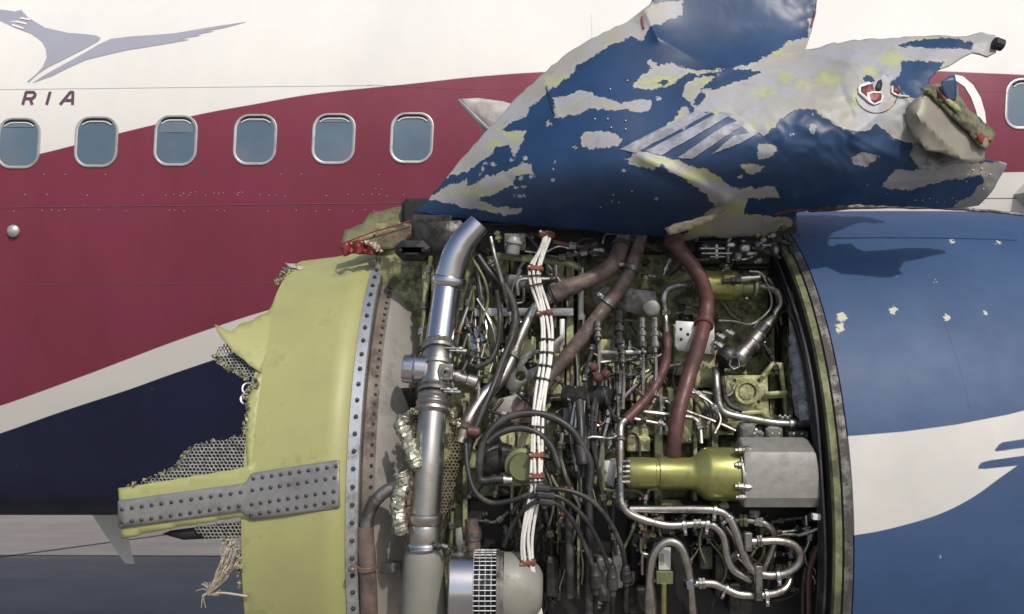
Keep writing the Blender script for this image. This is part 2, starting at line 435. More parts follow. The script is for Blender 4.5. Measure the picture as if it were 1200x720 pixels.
b2 = smooth_curve([(-2600, 1500), (-900, 860), (-200, 548), (18, 470), (100, 440), (150, 421), (200, 402), (260, 381), (310, 365), (400, 340), (600, 290), (900, 235), (1300, 200), (3500, 200)])
b3 = smooth_curve([(-2600, 1560), (-900, 900), (-200, 582), (18, 502), (80, 480), (150, 457), (200, 439), (250, 422), (300, 405), (400, 375), (600, 330), (900, 285), (1300, 250), (3500, 260)])
for nm, c in (('maroon_below', b1), ('stripe_below', b2), ('navy_below', b3)):
    a = me.attributes.new(nm, 'FLOAT', 'POINT'); a.data.foreach_set('value', (PY - curve_y(PX, c)).astype(np.float32))
plane = thing('airliner', 'maroon and white airliner fuselage with a row of oval windows behind the torn engine', 'airliner', (0, 7.7, 0))
fo = link('fuselage_skin', me, 'airliner_livery', plane, 40)

def rrect(cx, cy, w, h, r, n=6, lean=0.):
    out = []
    for sx, sy, a0 in ((1, -1, -90), (1, 1, 0), (-1, 1, 90), (-1, -1, 180)):
        for k in range(n + 1):
            a = math.radians(a0 + 90 * k / n); x = sx * (w / 2 - r) + r * math.cos(a); y = sy * (h / 2 - r) + r * math.sin(a)
            out.append((cx + x - lean * y, cy + y))
    return out
def fus_off(px, py, off):
    p = FUS(px, py); q = Vector((0, 7.7, H + 1.0)) ; nrm = Vector((0, p.y - q.y, p.z - q.z)).normalized(); return p + nrm * off
mw = NB('window_glass')
mg = mw.mix(mw.ramp(mw.noise(1.6, 3), .35, .65), (.095, .14, .19), (.14, .19, .235))
red_reflection = mw.ramp(mw.noise(3.3, 2, .4), .62, .72); mg = mw.mix(mw.math('MULTIPLY', red_reflection, .5), mg, (.24, .16, .17))  # reddish reflections painted into the glass colour
mw.l(mg, mw.b.inputs['Base Color']); mw.b.inputs['Roughness'].default_value = .12; mw.b.inputs['Specular IOR Level'].default_value = .6
MATS['window_glass'] = mw.m
for cx, cy in ((-252, 171), (-161, 170), (-70, 169), (22, 168), (113, 166.5), (206, 165), (299, 164), (391, 163), (482.5, 162), (1203, 122)):
    w, h, ln = 46, 55, .05
    ring = []
    for (dw, off) in ((5, .0), (4.4, .006), (2, .008), (0.3, .006), (-2.5, .003)):
        ring.append([fus_off(x, y, off) for x, y in rrect(cx, cy, w + dw, h + dw, 15 + dw / 2, 6, ln)])
    gg = G(); gg.rings(ring, True, (False, False)); fr = gg.build('window', 'window_frame_grey', plane, 50)
    gg = G(); pts = [fus_off(x, y, .0035) for x, y in rrect(cx, cy, w - 2, h - 2, 14, 6, ln)]; c = fus_off(cx, cy, .0035)
    gg.add([c] + pts, [(0, i + 1, (i + 1) % len(pts) + 1) for i in range(len(pts))]); gg.build('pane', 'window_glass', fr, 20)
    gg = G(); top = rrect(cx, cy, w - 4, h - 5, 14, 6, ln)
    sh = {22: 6, 113: 0, 206: 15, 299: 3, 391: 5, 482.5: 2, 1203: 3}.get(cx, 4)
    if sh:
        yy = cy - h / 2 + 3 + sh; low = [p for p in rrect(cx, cy, w - 6, h - 4, 13, 6, ln) if p[1] < yy]; low.sort()
        g2 = G(); qs = [fus_off(x, y, .005) for x, y in low] + [fus_off(low[-1][0], yy, .005), fus_off(low[0][0], yy, .005)]; g2.add(qs, [tuple(range(len(qs)))]); g2.build('window_shade', 'shade_blue', fr, 20)
    arc = [p for p in top if p[1] < cy - h * .36]; arc.sort()
    gg.tube([fus_off(x, y + 1.5, .007) for x, y in arc], .0045, 6); gg.build('shade_edge', 'stripe_white', fr)
    gg = G(); gg.tube([fus_off(x, y - 1.2, .004) for x, y in arc], .009, 6); gg.build('seal', 'grime_shade_black', fr)

def decal(name, poly, m, off=.003, step=14):
    return sheet(name, poly, lambda x, y: fus_off(x, y, off), step, m, plane, thick=0)
lab(decal('emblem', [(-12, 10), (18, 14), (25, 12), (33, 21), (53, 33), (80, 39), (100, 40.5), (113, 42), (118, 45), (115, 49), (95, 60), (75, 70), (55, 80), (45, 87), (34, 97), (32, 96), (42, 88), (50, 79), (55, 68), (54, 58), (50, 50), (44, 45), (37, 40), (18, 33), (-12, 20)], 'emblem_grey'), 'grey bird emblem')
decal('emblem', [(38, 98), (48, 91), (60, 84), (80, 73), (100, 62), (115, 53), (130, 46), (155, 43), (180, 41.5), (205, 39.5), (225, 36), (255, 31), (290, 26), (262, 33.5), (240, 37), (252, 37), (228, 41.5), (236, 42), (212, 46), (222, 47), (200, 51), (170, 56), (150, 59), (120, 66), (100, 71), (80, 80), (60, 90)], 'emblem_grey')
for k in range(3):
    decal('emblem_slit', [(14 + k * 5, 31 - k * 4), (28 + k * 4, 35 - k * 5), (28 + k * 4, 33 - k * 5), (15 + k * 5, 29 - k * 4)], 'stripe_white', .0065)
def letter(strokes, w=3.4):
    g = G()
    for st in strokes:
        for (a, b) in zip(st[:-1], st[1:]):
            a, b = Vector(a), Vector(b); d = (b - a).normalized(); n = Vector((-d.y, d.x)) * w / 2; a2, b2 = a - d * .6, b + d * .6
            g.add([fus_off(q.x, q.y, .003 + random.uniform(0, .0008)) for q in (a2 - n, b2 - n, b2 + n, a2 + n)], [(0, 1, 2, 3)])
    return g.build('letter', 'letter_plum', plane, 0)
def sk(x, y, x0, y0=122.5): return (x0 + x * .98 - (y - 15) * .28 - 0, y0 - 15 + y)
letter([[sk(0, 15, 27), sk(0, 1, 27), sk(9, 1, 27), sk(11.5, 3.5, 27), sk(11.5, 6, 27), sk(9, 8.5, 27), sk(1, 8.5, 27)], [sk(7, 8.5, 27), sk(11, 15, 27)]])
letter([[sk(0, 15, 55), sk(0, 1, 55)]])
letter([[sk(-2, 15, 73), sk(6, 1, 73), sk(9, 1, 73), sk(12.5, 15, 73)], [sk(1.5, 10.5, 73), sk(11, 10.5, 73)]])
def fline(name, pts, m, r=.0022):
    pts = smooth_curve(pts); g = G()
    g.tube([fus_off(x, y, 0) for x, y in pts], r, 5); return g.build(name, m, plane)
fline('panel_seam', [(-60, 106), (200, 103), (440, 100.5)], 'seam_pale')
fline('panel_seam', [(430, 100), (560, 105), (760, 106), (1000, 106), (1250, 108)], 'seam_dark', .0014)
fline('panel_seam', [(-60, 244), (200, 241.5), (500, 238), (1250, 232)], 'seam_dark', .003)
fline('panel_seam', [(-60, 335), (200, 333), (500, 330), (1250, 330)], 'seam_dark', .0016)
fline('panel_seam', [(693, 17), (694, 60), (695, 100)], 'seam_pale', .0015)
for xx in (-30, 258, 560): fline('panel_seam', [(xx, 108), (xx, 135), (xx + 1, 185)] if xx != 258 else [(252, 240), (253, 300), (255, 380)], 'seam_dark', .0011)
g = G()
for x0, x1, y, st in ((18, 480, 229, 9.3), (18, 470, 247, 8.2), (30, 480, 205, 23), (440, 540, 222, 6), (215, 290, 226, 5)):
    x = x0
    while x < x1:
        if random.random() < .4: p = fus_off(x + random.uniform(-2, 2), y + random.uniform(-1, 1), 0); g.lathe(p, p + Vector((0, -.004, 0)), [(0, .0042), (.5, .004), (1, .0015)], 6)
        x += st
kind(g.build('skin_rivet', 'window_frame_grey', plane))
decal('stripe', [(1118, 88), (1128, 90), (1140, 100), (1149, 115), (1154, 132), (1156, 150), (1147, 150), (1144, 132), (1138, 115), (1130, 102), (1120, 95)], 'stripe_white', .004, 8)
# small round port at the left border, blade aerial under the belly, belly fairing lip, wing root
g = G(); p = fus_off(16, 271, 0); g.lathe(p, p + Vector((0, -.03, 0)), [(0, .042), (.4, .040), (.8, .028), (1, .012)], 16); g.build('round_port', 'window_frame_grey', plane)
def blade(name, top_a, top_b, tip_a, tip_b, d, th, m, par):
    g = G(); R = []
    for k in range(7):
        t = k / 6; a = P(*top_a, d).lerp(P(*tip_a, d), t); b = P(*top_b, d).lerp(P(*tip_b, d), t); c = (a + b) / 2; th2 = th * (1 - .6 * t)
        R.append([a, a.lerp(b, .3) + Vector((0, -th2, 0)), a.lerp(b, .7) + Vector((0, -th2 * .8, 0)), b, a.lerp(b, .7) + Vector((0, th2 * .8, 0)), a.lerp(b, .3) + Vector((0, th2, 0))])
    g.rings(R); return g.build(name, m, par)
blade('blade_antenna', (100, 592), (140, 590), (146, 660), (158, 661), 7.3, .03, 'antenna_grey', plane)
g = G(); R = []
for (x0, y0, z0, ch, th) in ((3.12, 6.3, H + .72, 5.5, .34), (3.32, 5.7, H + .74, 5.2, .30), (4.1, 4.4, H + .80, 4.6, .25), (5.1, 2.9, H + .88, 4.0, .2)):
    ring = []
    for k in range(24):
        a = 2 * PI * k / 24; c = (1 - math.cos(a)) / 2; t = th * math.sin(a) * (1 - c * .8) * 1.3; ring.append(Vector((x0 + ch * c, y0, z0 + t)))
    R.append(ring)
g.rings(R); lab(g.build('wing', 'wing_grey', plane), 'pale grey wing root')

# ------------------------------------------------------------------ engine root and shells
eng = thing('jet_engine', 'damaged jet engine with its pipes, ducts and wiring laid bare under the torn cowl', 'engine', (0, CY, CZ))
K = lambda py: 0
# fan case: green primed outer barrel
fc = revolve('fan_case', [(-.955, .785), (-.95, .797), (-.80, .815), (-.66, .842), (-.575, .853)], 'green_primer', eng, -75, 200, 120, thick=.006)
revolve('flange_strip', [(-.577, .853), (-.574, .862), (-.532, .864), (-.528, .858)], 'strip_steel', fc, -75, 200, 120)
revolve('flange_gap', [(-.5785, .8545), (-.5740, .8575)], 'grime_shade_black', fc, -75, 200, 120)
revolve('frame_ledge', [(-.529, .857), (-.526, .815), (-.505, .805), (-.485, .795)], 'ledge_brown', fc, -75, 200, 120)
wl = revolve('frame_wall', [(-.485, .7945), (-.46, .775), (-.40, .70), (-.33, .61), (-.29, .56), (-.28, .45)], 'wall_grey', fc, -75, 200, 120)
dg = 3.25
a = -62
while a < 135:
    p, n = revpt(-.551, .8635, a); inst('bolt', BOLT, p, n, fc, 1.25); a += dg
a = -60
while a < 120:
    p, n = revpt(-.498, .8025, a); inst('bolt_hole', HOLE, p, (n * .8 + Vector((.45, 0, 0))).normalized(), fc, 1.35); a += 2.1
revolve('case_crease', [(-.939, .7995), (-.935, .8002)], 'olive_torn', fc, -75, 150, 90)

def XR(x): return max(.812, float(np.interp((x - 600) / F * 3.08, [-.93, -.80, -.66, -.575], [.808, .823, .850, .861])))
def FC(R): return lambda x, y: PC(x, y, R)
def cone_R(px): return .80
# green band left of the crease and torn petals
shp = jag([(353, 312), (330, 322), (333, 333), (322, 352), (313, 366), (296, 376), (285, 380), (275, 388), (257, 380), (266, 395), (275, 408), (288, 422), (307, 437), (318, 395)], 1.2, 7, 3)
sheet('torn_petal', shp, lambda x, y: PC(x, y, .80) + Vector((0, -.0003 * max(0, 320 - x) ** 1.3, 0)), 7, 'green_primer', fc, .004)
shp = jag([(312, 430), (301, 440), (297, 455), (289, 470), (291, 490), (288, 505), (289, 545), (286, 600), (294, 610), (296, 540), (305, 470)], .9, 6, 5)
sheet('torn_edge', shp, FC(.803), 6, 'green_primer', fc, .004)
sheet('backing_strip', jag([(139, 572), (170, 568), (220, 559), (288, 548), (300, 540), (300, 612), (283, 606), (200, 620), (142, 632)], .8, 8, 6), lambda x, y: PC(x, y, .806), 9, 'green_primer', fc, .005)
strap = sheet('strap_plate', [(138, 588), (140, 586.5), (282, 567), (288, 565), (294, 555.5), (298, 554), (394, 539), (398, 540), (398.5, 594), (396, 596), (297, 610), (292, 609), (284, 600.5), (281, 600), (141, 619.5), (138, 617)], lambda x, y: PC(x, y, XR(x)), 9, 'strap_grey', eng, .006)
lab(strap, 'grey riveted joint strap')
rows = [((143, 597), (282, 577), 13), ((143, 612.5), (280, 593), 13), ((297, 561), (394, 546.5), 10), ((296, 574.5), (392, 560), 10), ((295, 591), (391, 576), 10), ((294, 603.5), (391, 588), 10)]
for a, b, n in rows:
    for k in range(n):
        x = a[0] + (b[0] - a[0]) * k / (n - 1); y = a[1] + (b[1] - a[1]) * k / (n - 1); R = XR(x) + .001
        p = PC(x, y, R); nr = Vector((0, p.y - CY, p.z - CZ)).normalized(); inst('rivet', RIVET, p, nr, strap, 1.05)

def honeycomb(name, poly, surf, pitch, m, parent, wall=.22, deep=.012, seed=1, ang=0.):
    rnd = random.Random(seed); q = np.array(poly); lo, hi = q.min(0), q.max(0); dy = pitch * .866; c = []
    for j in range(-2, int((hi[1] - lo[1]) / dy) + 3):
        for i in range(-2, int((hi[0] - lo[0]) / pitch) + 3): c.append((lo[0] + i * pitch + (pitch / 2 if j % 2 else 0), lo[1] + j * dy + (i * pitch) * ang))
    d = sdf(c, poly); g = G(); R = pitch / math.sqrt(3)
    for (x, y), k in zip(c, d):
        if k < -pitch * .1 + rnd.uniform(-.6, .6): continue
        w = wall * rnd.uniform(.8, 1.25); dz = rnd.uniform(-.003, .003); jj = rnd.uniform(-.25, .25)
        o = [surf(x + R * math.sin(a) * 1.02, y + R * math.cos(a) * 1.02) for a in [t * PI / 3 for t in range(6)]]
        i_ = [surf(x + jj + R * (1 - w) * math.sin(a), y + R * (1 - w) * math.cos(a)) for a in [t * PI / 3 for t in range(6)]]
        bk = [p + Vector((0, deep, 0)) for p in i_]
        o = [p + Vector((0, dz, 0)) for p in o]; i_ = [p + Vector((0, dz, 0)) for p in i_]
        g.add(o + i_ + bk, [(t, (t + 1) % 6, 6 + (t + 1) % 6, 6 + t) for t in range(6)] + [(6 + t, 6 + (t + 1) % 6, 12 + (t + 1) % 6, 12 + t) for t in range(6)])
    return kind(g.build(name, m, parent, 0))
def torn_fringe(name, pts, surf, m, parent, n=40, size=3.5, seed=2):
    rnd = random.Random(seed); g = G(); pp = smooth_curve(pts)
    for k in range(n):
        x, y = pp[int(rnd.random() * (len(pp) - 1))]; x += rnd.uniform(-size, size) * .7; y += rnd.uniform(-size, size) * .7
        c = surf(x, y) + Vector((0, rnd.uniform(-.012, .012), 0)); s = size * rnd.uniform(.5, 1.3) * 3e-3
        v = [c + Vector((rnd.uniform(-s, s), rnd.uniform(-s, s), rnd.uniform(-s, s))) for _ in range(6)]
        g.add(v, [(0, 1, 2), (0, 2, 3), (1, 3, 4), (2, 4, 5), (0, 3, 5), (1, 2, 5)])
    return kind(g.build(name, m, parent, 0))
liner = kind(honeycomb('honeycomb_liner', [(140, 578), (150, 572), (185, 560), (210, 548), (215, 535), (230, 523), (262, 517), (288, 511), (288, 552), (220, 562), (160, 577)], FC(.80), 4.6, 'honeycomb_alloy', fc, .17, seed=4))
honeycomb('honeycomb_liner', [(252, 414), (262, 405), (272, 405), (285, 418), (305, 438), (303, 446), (280, 438), (262, 428)], FC(.795), 4.0, 'honeycomb_alloy', fc, .15, seed=5)
honeycomb('honeycomb_liner', [(226, 620), (250, 616), (285, 611), (285, 633), (262, 632), (240, 630)], FC(.80), 4.6, 'honeycomb_alloy', fc, .2, seed=6)
sheet('liner_backing', [(200, 622), (285, 611), (285, 630), (250, 631), (215, 633), (190, 626)], FC(.782), 10, 'grime_shade_black', fc, .004)
torn_fringe('torn_liner_edge', [(252, 416), (262, 428), (280, 438), (300, 447), (301, 452)], FC(.80), 'torn_foam', fc, 110, 3.0, 3)
torn_fringe('torn_liner_edge', [(300, 448), (292, 455), (288, 470), (292, 480), (287, 500), (290, 508)], FC(.80), 'torn_foam', fc, 110, 2.8, 4)
torn_fringe('torn_liner_edge', [(140, 575), (170, 563), (205, 548), (215, 533), (232, 522), (288, 511)], FC(.80), 'torn_foam', fc, 90, 2.4, 5)
torn_fringe('torn_liner_edge', [(326, 330), (333, 322), (340, 316), (350, 312)], FC(.80), 'torn_foam', fc, 60, 4.2, 6)
torn_fringe('torn_liner_edge', [(262, 632), (275, 640), (280, 660), (281, 690)], FC(.80), 'torn_foam', fc, 80, 3.2, 7)
sheet('torn_shard', jag([(333, 308), (345, 309), (357, 313), (352, 316), (340, 313)], .5, 5, 8), FC(.81), 6, 'fibre_tan', fc, .003)
g = G(); rnd = random.Random(5)
for k in range(60):
    x0, y0 = rnd.uniform(262, 282), rnd.uniform(630, 655); pts = []
    for t in range(6):
        q = t / 5; pts.append(PC(x0 + (244 - x0) * q + rnd.uniform(-3, 3) + 4 * math.sin(q * 3), y0 + (696 - y0) * q, .80) + Vector((0, rnd.uniform(-.02, .02), 0)))
    g.tube(catmull(pts, 3), rnd.uniform(.0008, .0018), 4)
for k in range(14):
    a = rnd.uniform(0, 6.3); c = PC(244, 694, .80)
    g.tube(catmull([c, c + Vector((.02 * math.cos(a), -.01, .02 * math.sin(a))), c + Vector((.045 * math.cos(a + .5), rnd.uniform(-.02, .02), .045 * math.sin(a + .5) - .01))], 4), .0012, 4)
g.tube(catmull([PC(247, 697, .8), PC(262, 695, .805), PC(290, 699, .81)], 5), .004, 6)
kind(g.build('frayed_fibre', 'fibre_tan', fc))
g = G()
for (x, y, r) in ((291, 456, 7), (288, 468, 6)):
    g.tube([PC(x + r * math.cos(a), y + r * math.sin(a), .81) for a in [2.0 + .35 * k for k in range(10)]], .004, 6)
g.build('torn_wire', 'strip_steel', fc)

# rear cowl (intact blue nacelle half on the right)
rear = thing('rear_cowl', 'glossy blue rear engine cowl with a white band, right of the exposed engine', 'engine cowl', (2.1, CY, CZ))
def band(p, v):
    t = curve_y(p[:, 0], [(900, 516), (1000, 511), (1060, 506), (1120, 498), (1182, 486), (1400, 430), (2600, 200)])
    b = curve_y(p[:, 0], smooth_curve([(900, 640), (1004, 627), (1050, 618), (1100, 603), (1140, 583), (1182, 553), (1300, 470), (1420, 380), (2600, 60)]))
    return np.minimum(p[:, 1] - t, b - p[:, 1])
def dash(p, v): return np.maximum(sdf(p, [(1162, 530), (1172, 519), (1230, 510), (1230, 521)]), sdf(p, [(1143, 551), (1151, 541), (1230, 530), (1230, 542)]))
def chips(p, v):
    d = np.full(len(p), -50.)
    for x, y, r in ((1047, 364, 5), (1110, 372, 4), (1116, 283, 3), (1170, 284, 3), (986, 372, 6), (984, 385, 5), (1155, 367, 3), (1096, 330, 1.5)): d = np.maximum(d, r - np.hypot(p[:, 0] - x, p[:, 1] - y))
    return d
pr = [(1.1165, 1.012), (1.119, 1.02)] + [(1.127 + .02 * k, 1.021 + .004 * math.sin(min(1, k / 60) * PI)) for k in range(1, 60)] + [(2.6, 1.02), (3.4, .98), (4.0, .9)]
skin = revolve('cowl_skin', pr, 'blue_cowl_paint', rear, -80, 130, 260, {'white_band': band, 'dash_marks': dash, 'chips': chips})
rim = revolve('rim_strip', [(1.087, 1.0), (1.089, 1.013), (1.1145, 1.018), (1.117, 1.012)], 'rim_metal', rear, -80, 130, 160)
revolve('seal_strip', [(1.060, .985), (1.064, 1.0), (1.084, 1.006)], 'rim_olive', rear, -80, 130, 160)
revolve('seal_gap', [(1.082, 1.0), (1.0885, 1.009)], 'grime_shade_black', rear, -80, 130, 160)
revolve('bulkhead', [(1.060, .985), (1.058, .95), (1.08, .80), (1.12, .55), (1.12, .2)], 'grime_shade_black', rear, -80, 130, 120)
a = -50
while a < 85:
    p, n = revpt(1.102, 1.0165, a); inst('bolt', RIVET, p, n, rim, .42); a += 4.3
g = G()
for (R0, x0) in ((.955, 1.045), (.93, 1.045), (.90, 1.045)):
    g.tube([revpt(x0, R0 + .008 * math.sin(k * .5), -55 + 3 * k)[0] for k in range(46)], .006, 6)
g.build('seal_cable', 'black_rubber', rear)
g = G(); g.tube([PC(1107, 380, 1.0232), PC(1113, 396, 1.0232), PC(1118, 410, 1.0232), PC(1123, 425, 1.0232), PC(1127, 440, 1.0232), PC(1132, 458, 1.0232), PC(1136, 478, 1.0232)], .0028, 6)
g.build('scratch', 'faint_scratch', rear)
sheet('torn_lip', jag([(940, 245), (985, 240), (1060, 241), (1130, 243), (1215, 252), (1215, 255), (1160, 249), (1090, 245), (1010, 245), (950, 249)], .6, 9, 12), lambda x, y: P(x, y, 3.42), 8, 'rim_metal', rear, .004)

# core backdrop
g = G(); R = []
pys = list(range(235, 900, 12))
for px in range(440, 1010, 14):
    R.append([P(440 + (px - 440) * min(1, .84 + .16 * (y - 235) / 250), max(y, 262), E(y, .60)) for y in pys])
core = G().rings(R, False, (False, False)).build('core_case', 'case_primer', eng, 30)
# ------------------------------------------------------------------ torn cowl
ctrl = [(486, 250, 3.56), (540, 188, 3.50), (607, 113, 3.47), (665, 62, 3.44), (745, 20, 3.40), (760, -20, 3.42), (860, -25, 3.52), (960, -25, 3.52), (955, 20, 3.50),
        (850, 20, 3.44), (850, 52, 3.37), (850, 72, 3.28), (940, 52, 3.42), (780, 60, 3.30), (850, 100, 3.16), (850, 140, 3.06), (850, 180, 3.03), (850, 215, 3.10), (850, 245, 3.26), (850, 285, 3.50),
        (560, 215, 3.42), (560, 260, 3.50), (620, 150, 3.34), (620, 200, 3.27), (620, 240, 3.32), (620, 270, 3.46), (700, 80, 3.32), (700, 130, 3.20), (700, 180, 3.13), (700, 225, 3.18), (700, 275, 3.45),
        (770, 110, 3.19), (770, 180, 3.07), (770, 230, 3.13), (770, 280, 3.46), (1000, 46, 3.36), (1000, 65, 3.20), (1000, 95, 3.07), (1000, 130, 3.0), (1000, 170, 2.99), (1000, 210, 3.06), (1000, 245, 3.30),
        (925, 60, 3.38), (925, 100, 3.12), (925, 150, 3.02), (925, 200, 3.06), (925, 262, 3.42), (1165, 45, 3.22), (1100, 42, 3.30), (1100, 62, 3.18), (1090, 90, 3.10), (1075, 130, 3.04), (1090, 175, 3.06), (1120, 200, 3.10), (1110, 243, 3.30), (1175, 192, 3.16), (1155, 235, 3.26), (1150, 62, 3.20)]
cp = np.array([(a / 100, b / 100) for a, b, c in ctrl]); cv = np.array([c for *_, c in ctrl])
def rbf(r): return r * r * np.log(r + 1e-6)
A = rbf(np.hypot(cp[:, None, 0] - cp[None, :, 0], cp[:, None, 1] - cp[None, :, 1])) + np.eye(len(cp)) * .004
Pm = np.c_[np.ones(len(cp)), cp]; M_ = np.block([[A, Pm], [Pm.T, np.zeros((3, 3))]])
wt = np.linalg.solve(M_, np.r_[cv, np.zeros(3)])
CREASE = [(945, 62, 1040, 84, .030, 9), (1040, 84, 1075, 130, .035, 9), (1075, 130, 1050, 165, .02, 8), (955, 128, 1000, 158, .014, 10), (1000, 158, 1075, 200, .016, 9), (642, 100, 656, 142, .012, 6), (757, 15, 770, 45, .03, 8), (770, 45, 840, 84, .022, 9), (840, 84, 935, 60, .030, 9),
          (1035, 214, 1150, 206, .022, 9), (590, 205, 660, 262, -.008, 12), (900, 95, 985, 120, -.016, 10), (1000, 60, 1120, 58, .018, 7), (1090, 45, 1150, 52, .015, 7), (860, 130, 940, 200, -.012, 16), (895, 255, 930, 232, .03, 8), (930, 232, 1010, 228, .02, 8), (800, 268, 850, 236, .03, 8), (850, 236, 872, 222, .02, 8), (985, 100, 1000, 140, -.012, 9)]
def cowl_depth(x, y):
    u, v = x / 100, y / 100; r = np.hypot(cp[:, 0] - u, cp[:, 1] - v); d = float(rbf(r) @ wt[:-3] + wt[-3] + wt[-2] * u + wt[-1] * v)
    cr = noise.noise((x * .012, y * .022, 1.3)) * .007 + noise.noise((x * .035, y * .06, 4.1)) * .001
    rr = max(0, min(1, (x - 820) / 150)); t = abs(noise.noise((x * .022 + y * .006, y * .03, 7.7)))
    d += cr + rr * (.018 * t + .006 * abs(noise.noise((x * .06, y * .07, 2.2))))
    for ax, ay, bx, by, am, w in CREASE:
        ex, ey = bx - ax, by - ay; L2 = ex * ex + ey * ey; q = max(0, min(1, ((x - ax) * ex + (y - ay) * ey) / L2))
        r_ = math.hypot(x - ax - q * ex, y - ay - q * ey); d -= .6 * am * math.exp(-r_ / (w * .75))
    # the rib ridge that runs down from (740,180) to (870,250)
    s = (y - 178) - (x - 740) * .50
    d -= .020 * math.exp(-(s / 9) ** 2) * max(0, min(1, (x - 735) / 20)) * max(0, min(1, (880 - x) / 30))
    return d
def COWL(x, y): return P(x, y, cowl_depth(x, y))
outline = [(486, 250), (500, 236), (520, 212), (540, 188), (560, 165), (585, 137), (607, 113), (640, 83), (665, 62), (700, 42), (735, 25), (760, 6), (790, -30), (960, -30), (957, 10), (952, 35), (947, 50), (943, 58), (960, 55), (978, 49), (982, 51), (1000, 47), (1053, 44), (1100, 42), (1133, 42), (1150, 38), (1166, 41), (1170, 50), (1167, 60), (1157, 66), (1140, 62), (1127, 68), (1113, 77), (1100, 82), (1090, 92), (1085, 110), (1090, 130), (1110, 160), (1140, 183), (1156, 188), (1180, 192), (1174, 206), (1160, 228), (1147, 241), (1110, 245), (1050, 242), (1000, 240), (960, 243), (932, 250), (928, 266), (900, 275), (860, 280), (820, 278), (800, 284), (785, 278), (760, 276), (700, 272), (640, 267), (580, 261), (520, 255)]
peels = {
 'A': [(800, 0), (800, 18), (762, 32), (753, 48), (738, 42), (713, 55), (690, 68), (677, 77), (667, 90), (647, 105), (638, 115), (620, 125), (618, 138), (607, 140), (588, 153), (617, 153), (613, 167), (603, 182), (597, 172), (582, 172), (577, 182), (563, 188), (547, 203), (530, 206), (515, 212), (560, 150), (610, 100), (680, 45), (740, 5)],
 'B': [(500, 234), (535, 238), (540, 244), (563, 247), (591, 251), (610, 250), (613, 244), (585, 242), (560, 236), (563, 229), (577, 228), (602, 217), (604, 205), (626, 205), (624, 194), (613, 189), (599, 197), (572, 208), (566, 211), (549, 218), (547, 210), (522, 219), (505, 228)],
 'C': [(647, 115), (667, 110), (683, 105), (700, 112), (727, 120), (753, 117), (764, 117), (762, 128), (750, 133), (733, 129), (690, 127), (677, 135), (650, 138)],
 'D': [(680, 163), (684, 156), (700, 154), (722, 157), (729, 163), (724, 170), (705, 174), (685, 173)],
 'E': [(741, 101), (752, 90), (764, 81), (757, 74), (764, 69), (773, 78), (787, 74), (811, 83), (849, 82), (832, 87), (804, 88), (794, 93), (788, 101), (762, 106), (743, 104)],
 'F': [(798, 114), (804, 100), (815, 92), (837, 88), (835, 95), (822, 104), (844, 104), (874, 93), (894, 83), (870, 82), (856, 81), (880, 74), (908, 62), (922, 50), (950, 44), (975, 40), (1053, 34), (1100, 32), (1190, 20), (1190, 66), (1140, 72), (1113, 82), (1104, 92), (1120, 160), (1140, 190), (1100, 200), (1079, 199), (1065, 181), (1069, 167), (1046, 162), (1036, 153), (1027, 147), (1012, 155), (991, 153), (980, 147), (963, 137), (955, 128), (930, 128), (897, 157), (877, 155), (857, 138), (833, 132), (815, 130), (808, 118)],
 'I': [(733, 187), (745, 177), (769, 180), (790, 187), (839, 204), (863, 222), (908, 218), (915, 232), (874, 232), (872, 250), (930, 256), (930, 285), (790, 290), (800, 275), (818, 262), (839, 240), (815, 218), (776, 194), (766, 199), (738, 194)],
 'J': [(777, 150), (790, 140), (798, 126), (808, 127), (808, 140), (803, 152), (790, 151)],
 'K': [(887, 182), (890, 167), (903, 168), (911, 174), (905, 183), (893, 186)], 'L': [(868, 195), (880, 192), (895, 196), (892, 202), (876, 203)],
 'M': [(998, 187), (1010, 177), (1020, 179), (1032, 184), (1015, 195), (1002, 194)], 'N': [(948, 150), (953, 143), (958, 146), (955, 156), (950, 156)],
 'O': [(1033, 221), (1043, 205), (1052, 197), (1082, 200), (1115, 190), (1150, 192), (1190, 186), (1190, 230), (1150, 249), (1115, 246), (1140, 226), (1154, 212), (1150, 206), (1120, 211), (1090, 216), (1070, 223)],
 'Q': [(640, 142), (645, 140), (646, 146), (641, 148)], 'T': [(946, 20), (965, 20), (960, 60), (935, 64), (940, 50), (948, 46)],
}
unpeel = [[(1050, 54), (1073, 47), (1113, 44), (1142, 50), (1138, 59), (1120, 58), (1080, 56)], [(1055, 72), (1108, 72), (1092, 92), (1082, 118), (1062, 113), (1048, 107), (1043, 97), (1055, 87)], [(1010, 92), (1020, 88), (1026, 94), (1018, 99)], [(770, 98), (778, 92), (786, 98), (776, 101)], [(812, 122), (822, 106), (828, 112), (818, 126)], [(838, 98), (862, 90), (888, 83), (880, 90), (850, 100)]]
_r = random.Random(17)
FLECK = [(_r.uniform(560, 1150), _r.uniform(70, 240), _r.uniform(.9, 2.3)) for _ in range(24)] + [(_r.gauss(960, 60), _r.gauss(150, 18), _r.uniform(1, 2.6)) for _ in range(10)] + [(_r.gauss(600, 30), _r.gauss(205, 20), _r.uniform(1, 2.6)) for _ in range(20)]
def peel(p):
    d = np.full(len(p), -60.)
    for i, q in enumerate(peels.values()): d = np.maximum(d, sdf(p, jag(jag(q, 1.5, 7, 70 + i), 1.0, 3, 90 + i)))
    for x, y, r in FLECK: d = np.maximum(d, r - np.hypot((p[:, 0] - x) / 1.3, p[:, 1] - y))
    for i, q in enumerate(unpeel): d = np.minimum(d, -sdf(p, jag(q, 1.2, 5, 50 + i)))
    return d
